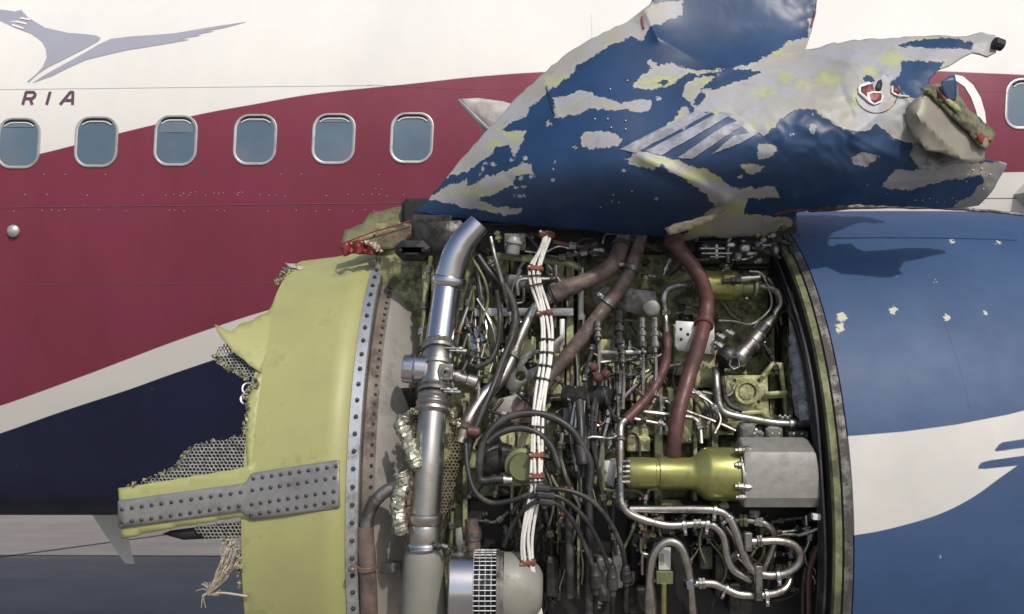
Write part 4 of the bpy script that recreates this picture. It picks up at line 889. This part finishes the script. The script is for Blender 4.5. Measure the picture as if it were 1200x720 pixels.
# casting with round boss
cst = plateL('boss_casting', [(846, 440), (892, 440), (905, 425), (916, 425), (924, 495), (848, 502)], .76, 'sunlit_primer', None, .03, holes=[[(898, 440), (912, 432), (917, 458), (899, 460)], [(899, 467), (917, 466), (920, 490), (900, 484)]])
g = G(); p = L(874, 459, .775); g.lathe(p + Vector((0, .02, 0)), p + Vector((0, -.02, 0)), [(0, .05), (.6, .05), (.6, .041), (.75, .041), (.75, .044), (1, .044), (1, .034), (.6, .033), (.6, .028), (.85, .027), (.9, .02)], 28); g.build('boss', 'sunlit_primer', cst)
for a, b in ((861, 446), (889, 446), (861, 471), (889, 471)): inst('bolt', HOLE, P(a, b, E(463, .76) - .018), (0, -1, 0), cst, 1.3)
for pts in ([(896, 462), (922, 460)], [(862, 485), (892, 483), (905, 494)], [(894, 441), (907, 425)]):
    g = G(); g.tube([P(x, y, E(463, .76) - .015) for x, y in pts], .008, 6); g.build('casting_rib', 'sunlit_primer', cst)
cst.modifiers[0].offset = 0
# --- gold cylinder, valve, hose
gc = cylL('gold_actuator', (824, 334), (862, 336), [(0, 14), (0, 17), (.08, 18), (.2, 17), (.8, 17), (.85, 18), (1, 17)], 'gold_anodised', .80); lab(gc, 'yellow gold anodised actuator')
cylL('actuator_end', (860, 336), (893, 339), [(0, 15), (.2, 15), (.25, 11), (.6, 11), (.65, 15), (.75, 15), (.75, 8), (1, 7)], 'olive_metal', .80, gc)
boxL('actuator_port', 848, 322, 862, 338, .86, .03, 'gold_anodised', gc)
cylL('actuator_plug', (846, 330), (868, 329), [(0, 3), (.5, 3), (.5, 4.5), (1, 4.5)], 'dark_metal', .90, gc, 10)
for x in (830, 875): boltL(x, 350, .84, gc, None, 1.)
cylL('hydraulic_cylinder', (862, 328), (890, 325), [(0, 3.5), (.2, 5), (.6, 5), (.6, 3.5), (1, 3.5)], 'tube_steel', .86)
o, c = tubeL('flex_hose', [(886, 335, .82), (900, 337, .84), (912, 344, .84), (915, 356, .84), (908, 368, .84)], 4, .84, 'dull_steel', 6, 12); nut(c, .03, 6, 8, 'gold_anodised', o)
vl = cylL('sensor_valve', (909, 370), (862, 424), [(0, 4), (.05, 6), (.2, 6.5), (.22, 8), (.3, 8), (.32, 9.5), (.5, 9.5), (.52, 11), (.62, 11), (.63, 9.5), (.8, 10), (.82, 11.5), (.95, 11.5), (1, 8)], 'tube_steel', .84); lab(vl, 'slanting steel sensor valve')
cylL('valve_cap', (858, 414), (846, 424), [(0, 11), (.3, 13), (.7, 13), (1, 10)], 'dark_metal', .84, vl)
cylL('valve_band', (895, 385), (888, 393), [(0, 9.9), (0, 10.5), (1, 10.7), (1, 9.9)], 'polished_steel', .84, vl)
g = G(); q = [P(x, y, E(y, .88)) for x, y in ((857, 419), (865, 418), (867, 430), (860, 433), (855, 428), (857, 419))]; g.tube(q, .004, 6); g.build('clip_ring', 'polished_steel', vl)
for a, b in ((840, 392), (851, 388), (838, 402)): cylL('valve_stud', (a, b), (a + 9, b + 6), [(0, 3), (.4, 3), (.4, 5), (1, 5)], 'dull_steel', .86, vl, 8)
tubeL('lock_wire', [(842, 376), (860, 377), (880, 380), (900, 366), (904, 350), (893, 322), (878, 318)], 1.3, .86, 'dull_steel', 6, 6)
# --- fuel pump: olive gold barrel and grey box
pump = cylL('fuel_pump', (735, 554), (866, 556), [(0, 14), (0, 17), (.02, 18), (.24, 18), (.25, 17), (.27, 17), (.28, 18.5), (.56, 18.5), (.60, 20), (.68, 29.5), (.72, 31), (.97, 31), (1, 28)], 'gold_anodised', .84, None, 36, smooth=30); lab(pump, 'olive gold fuel pump barrel')
cylL('pump_flange', (862, 556), (871, 556), [(0, 30), (0, 35), (.4, 35), (.4, 33), (1, 33), (1, 30)], 'tube_steel', .84, pump, 30)
for a, b in ((866, 528), (867, 583), (874, 527), (874, 571), (866, 545), (866, 570)): cylL('pump_bolt', (a - 5, b), (a + 7, b), [(0, 3), (.3, 3), (.3, 4.5), (.8, 4.5), (.8, 3), (1, 2.5)], 'dull_steel', .93, pump, 8)
for k in range(5): cylL('pump_stud', (729, 541 + k * 6), (738, 541 + k * 6), [(0, 2), (.5, 2), (.5, 3), (1, 3)], 'dull_steel', .92, pump, 8)
hs = G(); D0 = E(557, .93); ring = []
for x, ins in ((872, 3), (874, 0), (881, 0), (884, 0), (957, 0), (961, 2)):
    yt, yb = 517 + ins, 597 - ins; sq = [(yt + 4, .11), (yt, .085), (yt + 1, .06), (yt + 13, .0), (yt + 28, -.012), (yb - 14, -.012), (yb - 2, .006), (yb, .03), (yb, .12)]
    ring.append([P(x + (0 if x < 900 else -6 * (1 - (y - 517) / 80)), y, D0) + Vector((0, dd, 0)) for y, dd in sq])
hs.rings(ring, True); hb = hs.build('gearbox_housing', 'grey_casting', eng, 25); lab(hb, 'square grey cast housing'); hb.data.materials[0] = MATS['grey_paint']
hb.data.materials[0] = mat('cast_alloy', (.33, .32, .295), .40, .45, .12, 30, .35, .3, (.2, .19, .17))
for a, b in ((884, 598), (955, 600)): cylL('housing_foot', (a, b), (a, b + 9), [(0, 6), (.3, 7), (1, 5)], 'grey_casting', .86, hb, 10)
boxL('white_tag', 953, 603, 963, 610, .93, .02, 'stripe_white')
for x0, y0, x1, y1 in ((878, 505, 896, 520), (898, 500, 918, 517), (868, 497, 886, 540), (925, 506, 948, 517)): boxL('housing_block', x0, y0, x1, y1, .82, .06, 'grey_casting', hb, .2)
for x in (884, 905, 913, 930, 940): boltL(x, 509, .84, hb)
# --- brackets and plates in the upper middle
for poly, R, m in (([(557, 324), (600, 322), (640, 324), (672, 326), (672, 342), (557, 345)], .76, 'grey_casting'), ([(556, 361), (672, 361), (672, 370), (556, 371)], .80, 'light_plate'), ([(544, 338), (560, 334), (578, 338), (578, 348), (550, 350)], .80, 'grey_casting'),
                   ([(582, 296), (668, 303), (682, 312), (682, 320), (660, 311), (582, 304)], .80, 'olive_metal'), ([(678, 314), (684, 314), (684, 375), (678, 375)], .78, 'light_plate'), ([(656, 374), (662, 374), (662, 405), (640, 412), (640, 406), (656, 400)], .80, 'light_plate'),
                   ([(692, 342), (705, 336), (740, 338), (768, 342), (772, 360), (760, 372), (738, 366), (700, 362)], .80, 'grey_casting'), ([(700, 411), (758, 411), (758, 415), (700, 415)], .80, 'light_plate'),
                   ([(576, 470), (606, 462), (622, 480), (622, 495), (582, 500)], .72, 'wall_grey'), ([(660, 478), (690, 478), (690, 560), (672, 560), (660, 520)], .70, 'grey_casting'), ([(706, 540), (722, 540), (724, 575), (706, 565)], .78, 'light_plate')):
    plateL('bracket', poly, R, m)
tri = plateL('gusset_plate', [(592, 452), (596, 425), (620, 412), (640, 408), (658, 392), (662, 398), (646, 420), (622, 446), (600, 462)], .80, 'grey_casting', None, .008, holes=[circ(610, 441, 6, 10), [(622, 418), (634, 412), (636, 420), (628, 430), (618, 434), (614, 428)]])
pt = plateL('white_plate', [(792, 376), (837, 379), (838, 416), (794, 411), (791, 405)], .83, 'light_plate', None, .008); lab(pt, 'bright drilled mounting plate')
for a, b in ((798, 386), (798, 398), (806, 392), (832, 384)): inst('bolt', HOLE, P(a, b, E(396, .83) - .004), (0, -1, 0), pt, 1.2)
g = G(); p = L(764, 362, .86); g.lathe(p + Vector((0, .02, 0)), p + Vector((-.004, -.012, .004)), [(0, .030), (.8, .033), (.9, .030), (1, .022)], 22); g.build('pivot_cap', 'grey_casting', eng)
cylL('round_plug', (603, 278), (600, 300), [(0, 6), (.2, 8), (.25, 10), (.35, 10), (.4, 8), (.9, 8.3), (1, 6)], 'grey_paint', .88)
boxL('plug_bracket', 591, 274, 616, 294, .84, .03, 'grey_casting')
o, c = tubeL('steel_rod', [(575, 278, .84), (580, 300, .86), (587, 325, .86), (592, 345, .86), (597, 365, .84)], 2.6, .84, 'dull_steel', 6, 10)
tubeL('black_cable', [(560, 300, .80), (573, 318, .82), (590, 335, .84), (600, 352, .86), (604, 375, .86), (598, 400, .86), (585, 440, .86), (568, 475, .86), (553, 512, .86), (545, 545, .86)], 4.6, .84, 'black_rubber', 6, 12)
tubeL('black_cable', [(582, 340, .84), (586, 370, .84), (584, 400, .84), (575, 422, .84), (556, 432, .86)], 3, .84, 'black_rubber', 6, 10)
tubeL('black_cable', [(600, 395, .88), (590, 420, .88), (578, 452, .88), (566, 480, .88), (556, 505, .88)], 3.2, .88, 'black_rubber', 6, 10)
cylL('clamp', (547, 505), (563, 507), [(0, 4), (.1, 6), (.9, 6), (1, 4)], 'red_sleeve', .9)
# vertical sensor fittings
for x, y0, y1, r in ((725, 366, 412, 5.5), (752, 374, 414, 4.5), (767, 374, 414, 4.5), (729, 400, 430, 3.5), (559, 384, 420, 4), (700, 378, 400, 4.5)):
    o = cylL('sensor_probe', (x, y0), (x + 1, y1), [(0, r * .8), (.02, r), (.3, r), (.32, r * .7), (.4, r * .7), (.42, r * 1.25), (.55, r * 1.25), (.56, r * .8), (.7, r * .8), (.72, r * 1.1), (.86, r * 1.1), (.88, r * .5), (1, r * .5)], 'dull_steel' if y0 != 366 else 'dark_metal', .86, None, 10, smooth=20)
    tubeL('probe_lead', [(x + 1, y1 - 3), (x + 2, y1 + 18), (x + 1, y1 + 50)], 2, .84, 'dull_steel', 4, 8)
for k, (x, y) in enumerate(((550, 392), (557, 386), (564, 392), (553, 402))): cylL('stud', (x, y), (x + 4, y + 9), [(0, 2), (.4, 2.2), (.4, 3.5), (1, 3.5)], 'polished_steel', .88, None, 8)
# --- white wire bundle
wp = [(641, 272, .88), (640, 280, .90), (634, 296, .90), (628, 312, .91), (628, 330, .92), (634, 352, .92), (639, 372, .92), (641, 395, .92), (640, 425, .92), (635, 455, .92), (631, 480, .92), (629, 505, .92), (629, 530, .92), (629, 555, .92), (629, 575, .92), (622, 600, .92), (617, 630, .92), (618, 655, .92), (623, 685, .92), (630, 725, .92)]
bund = None
for k, (off, zo) in enumerate(((-5.8, 0), (-2.2, .004), (2.2, .004), (5.8, 0))):
    pts = []
    for i, (x, y, r) in enumerate(wp):
        sp = 1.0 if y > 300 else .6; w = .9 * math.sin(i * 1.3 + k * 2); pts.append(L(x + off * sp + w, y, r) + Vector((0, -zo, 0)))
    c = catmull(pts, 6)
    if bund is None: bund = G().tube(c, rad(1.9, 3.0), 8).build('wiring_harness', 'white_sheath', eng); lab(bund, 'bundle of white wires clamped in orange blocks')
    else: G().tube(c, rad(1.9, 3.0), 8).build('wire', 'white_sheath', bund)
wpc = catmull([L(x, y, r) for x, y, r in wp], 6)
def t_of(y): return min(range(len(wpc)), key=lambda i: abs(H + (360 - y) / F * wpc[i].y - wpc[i].z)) / (len(wpc) - 1)
for y in (276, 314, 368, 536, 559, 659):
    i = int(t_of(y) * (len(wpc) - 1)); p = wpc[i]; d = (wpc[min(i + 1, len(wpc) - 1)] - wpc[i - 1]).normalized(); s = d.cross(Vector((0, -1, 0))).normalized(); s2 = s.cross(d)
    g = G(); g.box(p, (rad(19, p.y), rad(6.5, p.y), .026), (s, d, s2), .3)
    for q in (-5.2, -1.8, 1.8, 5.2): g.lathe(p + s * rad(q, p.y) - d * rad(4.5, p.y), p + s * rad(q, p.y) + d * rad(4.5, p.y), [(0, .0085), (1, .0085)], 8)
    o = g.build('clamp_block', 'orange_clamp', bund); inst('bolt', PALEB, p + s * rad(8, p.y) + s2 * -.013 if s2.y > 0 else p + s * rad(8, p.y) + s2 * .013, (0, -1, 0), o, 1)
for y in (325, 333, 398, 415, 428, 446, 500, 565):
    i = int(t_of(y) * (len(wpc) - 1)); p = wpc[i]; d = (wpc[min(i + 1, len(wpc) - 1)] - wpc[i - 1]).normalized(); s = d.cross(Vector((0, -1, 0))).normalized()
    for a in (-3.5, 3.5): G().lathe(p + s * rad(a, p.y) - d * .003, p + s * rad(a, p.y) + d * .003, [(0, .0145), (0, .0155), (1, .0155), (1, .0145)], 10).build('cable_tie', 'black_rubber', bund)
# --- black cable loops
loops = [([(690, 575, .90), (692, 545, .90), (680, 518, .91), (664, 499, .92), (640, 487, .92), (612, 485, .92), (588, 493, .92), (570, 512, .92), (562, 540, .91), (562, 565, .90)], 4.6),
         ([(655, 548, .91), (646, 524, .91), (630, 508, .92), (608, 502, .92), (585, 508, .92), (570, 520, .92)], 4.2),
         ([(546, 520, .88), (548, 548, .89), (556, 575, .90), (575, 589, .90), (602, 586, .91), (630, 576, .92), (660, 574, .93), (690, 585, .93), (712, 608, .92), (728, 640, .90), (733, 665, .88)], 3),
         ([(600, 602, .88), (612, 586, .90), (632, 581, .94), (658, 584, .94), (684, 606, .92), (702, 636, .90), (714, 668, .88)], 2.8),
         ([(590, 640, .86), (604, 610, .90), (626, 589, .94), (650, 590, .94), (668, 606, .92), (682, 632, .90), (694, 662, .88)], 2.8),
         ([(562, 560, .90), (566, 564, .90), (580, 562, .90), (590, 562, .9)], 5)]
for pts, r in loops: tubeL('ignition_lead', pts, r, .9, 'black_rubber', 7, 12)
for a, b in (((628, 572), (644, 574)), ((630, 580), (650, 582)), ((632, 588), (648, 590))): cylL('cable_tie', a, b, [(0, 4), (0, 5), (1, 5), (1, 4)], 'black_rubber', .95, None, 10)
for x, y, t in ((733, 662, 24), (717, 662, 36), (697, 660, 36)):
    o = cylL('lead_connector', (x, y), (x + 1, y + t), [(0, 3), (.1, 5), (.3, 5.5), (.35, 7), (.75, 7), (.85, 4), (1, 4)], 'black_rubber', .88, None, 12)
    tubeL('connector_lead', [(x + 1, y + t - 2), (x, y + t + 40)], 3, .86, 'dark_metal', 3, 8, o)
for x, y0, y1 in ((679, 470, 545), (683, 500, 560), (689, 560, 720), (666, 600, 700)):
    tubeL('cable_conduit', [(x, y0, .84), (x + 2, (y0 + y1) / 2, .86), (x + 1, y1, .86)], 5, .86, 'black_rubber', 5, 12)
cylL('lead_boot', (681, 520), (683, 545), [(0, 5), (.1, 7), (.8, 7.5), (.9, 8), (1, 7)], 'black_rubber', .90, None, 14)
o = cylL('lead_connector', (576, 562), (600, 563), [(0, 6), (.2, 6), (.22, 4.5), (.4, 4.5), (.42, 6.5), (.7, 6.5), (.7, 5), (1, 5)], 'tube_steel', .88, None, 12)
g = G(); p = L(612, 545, .84); g.lathe(p, p + Vector((0, -.05, 0)), [(0, .055), (.1, .062), (.5, .062), (.6, .05), (1, .045)], 26); g.build('igniter_box', 'olive_metal', eng)
cylL('igniter_box', (560, 535), (600, 537), [(0, 20), (.1, 24), (.6, 24), (.7, 18), (1, 15)], 'dark_metal', .76)
tubeL('brown_hose', [(552, 608, .84), (555, 630, .84), (555, 665, .84)], 8, .84, 'brown_sleeve', 4, 14); cylL('clamp', (555, 624), (555, 632), [(0, 8), (0, 9.5), (1, 9.5), (1, 8)], 'dull_steel', .84)
plateL('lever', [(534, 620), (541, 618), (543, 640), (538, 650), (534, 636)], .88, 'grey_casting')
# --- dome canisters
for x, y, r in ((679, 465, 13), (705, 466, 14)):
    g = G(); p = L(x, y, .78); g.lathe(p + Vector((-.05, .03, 0)), p + Vector((.03, -.03, 0)), [(0, .03), (.1, rad(r, 3.2)), (.8, rad(r, 3.2)), (.95, rad(r * .8, 3.2)), (1, .01)], 22); g.build('canister', 'dark_metal', eng)
for a in ((692, 428), (697, 440), (706, 436)): cylL('red_connector', a, (a[0] + 8, a[1] + 6), [(0, 4), (.3, 6), (.7, 6), (1, 3)], 'red_sleeve', .86, None, 10)
# --- starter drum with grille
dr = cylL('starter_drum', (528, 690), (557, 690), [(0, 36), (0, 43), (.05, 45), (.95, 45), (1, 43)], 'polished_steel', .90, None, 44); lab(dr, 'polished drum with air grille at the bottom edge')
cylL('drum_core', (555, 690), (585, 690), [(0, 33), (1, 33)], 'grime_shade_black', .90, dr, 30)
g = G(); A_, B_ = L(556, 690, .90), L(583, 690, .90); Rr = rad(44, A_.y)
for k in range(48):
    a = 2 * PI * k / 48; o_ = Vector((0, -math.cos(a), math.sin(a))) * Rr; g.tube([A_ + o_, B_ + o_], .0018, 5, False)
for k in range(5):
    t = k / 4; c0 = A_.lerp(B_, t); g.tube([c0 + Vector((0, -math.cos(a), math.sin(a))) * Rr for a in [2 * PI * j / 40 for j in range(41)]], .0018, 5, False)
kind(g.build('grille', 'strip_steel', dr))
cylL('drum_flange', (582, 690), (590, 690), [(0, 38), (0, 45), (.4, 45), (.5, 43), (1, 43), (1, 38)], 'grey_casting', .90, dr, 40)
cylL('drum_housing', (589, 690), (635, 692), [(0, 42), (.3, 42), (.6, 38), (.9, 28), (1, 20)], 'khaki_paint', .88, dr, 40)
boxL('drum_nameplate', 533, 660, 546, 690, .965, .004, 'strip_steel', dr)
# --- dark bottle with nameplate, lower middle
bt = cylL('oil_filter', (780, 622), (780, 740), [(0, 22), (.06, 28), (.12, 30), (1, 30)], 'grime_shade_black', .73, None, 32)
dn = E(655, .73) - rad(31, 3.2); boxL('nameplate', 772, 642, 786, 668, .89, .006, 'light_plate', bt, .1, d=dn); boxL('nameplate_print', 773.5, 649, 778, 662, .896, .003, 'wall_grey', bt, .05, d=dn - .002)
boxL('filter_bracket', 769, 670, 789, 685, .89, .02, 'olive_metal', bt, d=dn - .01); cylL('filter_stem', (778, 684), (778, 725), [(0, 3), (1, 3)], 'gold_anodised', .9, bt, 10)
for x0, y0, x1, y1, m in ((838, 650, 850, 700, 'dark_metal'), (820, 640, 836, 668, 'dark_metal'), (855, 685, 868, 720, 'dark_metal'), (700, 655, 718, 705, 'grey_casting'), (718, 640, 730, 690, 'grey_casting'), (640, 655, 655, 700, 'dark_metal'), (656, 640, 664, 668, 'dark_metal'), (735, 690, 760, 720, 'dark_metal'), (820, 606, 838, 632, 'dark_metal')):
    boxL('accessory_block', x0, y0, x1, y1, .80, .08, m)
# --- upper right mechanism
mech = boxL('mechanism_body', 818, 282, 905, 312, .70, .1, 'grime_shade_black')
for x0, y0, x1, y1 in ((820, 290, 850, 292.5), (822, 296, 858, 298), (832, 300, 850, 302), (868, 286, 880, 296), (875, 295, 888, 300), (862, 296, 870, 306), (893, 286, 905, 289), (852, 284, 862, 290), (838, 286, 842, 304)):
    boxL('linkage', x0, y0, x1, y1, .84, .03, 'dull_steel', mech, .25)
cylL('linkage_end', (903, 294), (912, 293), [(0, 4), (.3, 8), (.7, 8), (1, 3)], 'dull_steel', .84, mech)
for a, b in ((900, 278), (912, 270), (884, 308), (846, 318)): cylL('linkage_pin', (a, b), (a + 8, b - 3), [(0, 2), (.4, 2), (.4, 3.5), (1, 3.5)], 'dull_steel', .86, mech, 8)

# --- smaller lines, fittings and clips that fill the bay
rnd = random.Random(11)
lines = [([(700, 425), (740, 422), (770, 418), (785, 408)], 2, 'dull_steel'), ([(705, 438), (740, 440), (752, 430), (757, 415)], 2, 'dark_metal'), ([(700, 560), (708, 510), (720, 480), (745, 452), (775, 432), (815, 425)], 2, 'dull_steel'),
 ([(695, 560), (700, 520), (712, 490), (724, 470)], 2, 'dark_metal'), ([(706, 455), (715, 480), (728, 500)], 2, 'dark_metal'), ([(720, 395), (724, 460), (728, 480)], 2.2, 'dull_steel'), ([(738, 400), (740, 470)], 2, 'dull_steel'),
 ([(752, 415), (752, 440), (756, 470)], 1.8, 'dull_steel'), ([(750, 482), (790, 487), (812, 490), (820, 500), (822, 520)], 2.8, 'tube_steel'), ([(740, 490), (780, 498)], 2, 'tube_steel'), ([(780, 470), (800, 480), (840, 495), (862, 505)], 2, 'tube_steel'),
 ([(806, 457), (830, 470), (838, 480)], 2, 'tube_steel'), ([(640, 300), (660, 302), (690, 296), (720, 300)], 2.4, 'dark_metal'), ([(648, 284), (680, 290), (700, 286)], 2.6, 'red_sleeve'), ([(690, 480), (686, 440), (694, 410), (700, 380)], 2.4, 'dark_metal'),
 ([(671, 440), (668, 480), (674, 520)], 2.6, 'black_rubber'), ([(710, 470), (715, 500), (706, 540), (710, 600), (722, 640)], 2.2, 'black_rubber'), ([(700, 470), (697, 520), (704, 570), (715, 620)], 2.2, 'black_rubber'), ([(723, 560), (718, 610), (722, 650)], 2.4, 'dark_metal'),
 ([(640, 430), (660, 452), (668, 470)], 2, 'dark_metal'), ([(525, 480), (535, 520), (530, 570), (520, 620)], 1.6, 'dark_metal'), ([(545, 580), (530, 600), (522, 640)], 2, 'dark_metal'), ([(530, 600), (528, 640), (524, 650)], 2.2, 'olive_metal'), ([(560, 610), (580, 612), (596, 600)], 2, 'black_rubber'),
 ([(865, 500), (880, 505), (895, 500)], 3, 'tube_steel'), ([(905, 612), (930, 608), (955, 606)], 1.8, 'dull_steel'), ([(905, 625), (930, 622), (950, 618)], 1.8, 'dull_steel'), ([(800, 300), (820, 305), (840, 302)], 2, 'dark_metal'), ([(796, 360), (812, 362), (826, 368)], 2.2, 'dull_steel'), ([(735, 280), (790, 300), (815, 320)], 2.5, 'dark_metal'),
 ([(560, 470), (575, 482), (600, 488)], 2, 'dark_metal'), ([(600, 600), (605, 640), (600, 690)], 2.4, 'dark_metal'), ([(640, 600), (646, 640), (642, 690)], 2.4, 'dark_metal'), ([(955, 500), (964, 560), (962, 640), (968, 720)], 2.4, 'grime_shade_black'), ([(958, 420), (968, 480), (972, 540)], 3, 'grime_shade_black'),
 ([(892, 400), (905, 420), (910, 440)], 2.4, 'dark_metal'), ([(505, 300), (500, 340), (494, 400), (492, 470)], 2.6, 'olive_metal'), ([(499, 330), (496, 380), (494, 420)], 2.6, 'case_primer'), ([(756, 590), (760, 575), (770, 570)], 2, 'dull_steel'), ([(850, 640), (845, 600), (852, 590)], 3, 'dull_steel')]
for pts, r, m in lines:
    o, c = tubeL('pipe', pts, r, .80 + rnd.uniform(-.03, .03), m, 6, 8)
    for t in (rnd.uniform(.1, .35), rnd.uniform(.6, .9)): nut(c, t, r * 1.9, r * 3.2, rnd.choice(['dull_steel', 'tube_steel', 'dark_metal']), o)
flows = [((548, 560), (300, 470), 14), ((600, 665), (480, 700), 9), ((672, 740), (400, 700), 13), ((745, 830), (430, 520), 10), ((735, 860), (600, 700), 16), ((850, 955), (600, 700), 12), ((560, 700), (300, 420), 14)]
for (xa, xb), (ya, yb), n in flows:
    for _ in range(n):
        x = rnd.uniform(xa, xb); y = rnd.uniform(ya, ya + (yb - ya) * .4); ln = rnd.uniform(.3, .6) * (yb - ya); dx = rnd.uniform(-26, 26); bow = rnd.uniform(-14, 14); r = rnd.uniform(1.2, 2.6)
        if rnd.random() < .22: pts = [(x, y), (x, y + ln * .35), (x + 7 * (1 if dx > 0 else -1), y + ln * .42), (x + dx * 1.8, y + ln * .45), (x + dx * 1.9, y + ln * .9)]
        else: pts = [(x, y), (x + dx * .3 + bow, y + ln * .33), (x + dx * .7 + bow, y + ln * .66), (x + dx, y + ln)]
        m = rnd.choice(['tube_steel', 'tube_steel', 'dull_steel', 'black_rubber', 'olive_metal'])
        o, c = tubeL('pipe', pts, r, rnd.uniform(.74, .83), m, 6, 8)
        if rnd.random() < .6: nut(c, rnd.uniform(.1, .9), r * 1.9, r * 3.4, rnd.choice(['dull_steel', 'tube_steel']), o)
        if rnd.random() < .5: ringclamp(c, rnd.uniform(.3, .8), r * 1.5, 4, rnd.choice(['dull_steel', 'orange_clamp', 'tube_steel']), o)
def hidden(x, y): return (470 < x < 545 and y > 300) or (735 < x < 965 and 520 < y < 600) or (845 < x < 925 and 435 < y < 500)
regs = [(545, 690, 300, 480, 40), (545, 720, 480, 705, 75), (690, 830, 360, 520, 45), (740, 960, 600, 705, 75), (820, 965, 270, 430, 35), (560, 820, 270, 330, 30)]
for x0, x1, y0, y1, n in regs:
    for _ in range(n):
        x, y = rnd.uniform(x0, x1), rnd.uniform(y0, y1)
        if hidden(x, y): continue
        Rl = rnd.uniform(.69, .78); k = rnd.random(); m = rnd.choice(['dull_steel', 'dark_metal', 'dark_metal', 'grey_casting', 'case_primer', 'grime_shade_black', 'tube_steel'])
        if k < .35:
            a = rnd.uniform(0, PI); ln = rnd.uniform(8, 22); r = rnd.uniform(2, 4)
            cylL('fitting', (x, y), (x + ln * math.cos(a), y + ln * math.sin(a)), [(0, r * .6), (.1, r * .6), (.1, r), (.3, r), (.3, r * .7), (.5, r * .7), (.5, r * 1.2), (.75, r * 1.2), (.75, r * .6), (1, r * .6)], m, Rl, None, 8, smooth=20)
        elif k < .6:
            w, h = rnd.uniform(6, 18), rnd.uniform(4, 12); o = boxL('bracket', x, y, x + w, y + h, Rl, rnd.uniform(.01, .04), m, None, .2)
            inst('bolt', PALEB, P(x + w / 2, y + h / 2, E(y + h / 2, Rl) - .001), (0, -1, 0), o, rnd.uniform(.7, 1.1))
        elif k < .85:
            pts = [(x, y)]; a = rnd.uniform(0, 2 * PI)
            for _2 in range(3): a += rnd.uniform(-.9, .9); ln = rnd.uniform(12, 28); pts.append((min(955, max(545, pts[-1][0] + ln * math.cos(a))), max(275, pts[-1][1] + ln * math.sin(a))))
            tubeL('pipe', pts, rnd.uniform(1.2, 2.4), Rl, rnd.choice(['dull_steel', 'dark_metal', 'black_rubber', 'black_rubber', 'tube_steel']), 5, 7)
        else: cylL('fitting', (x, y), (x + .3, y + .3), [(0, 4), (1, 4)], m, Rl, None, 8) if False else inst('bolt', BOLT, L(x, y, Rl), (0, -1, 0), core, rnd.uniform(.8, 1.5))
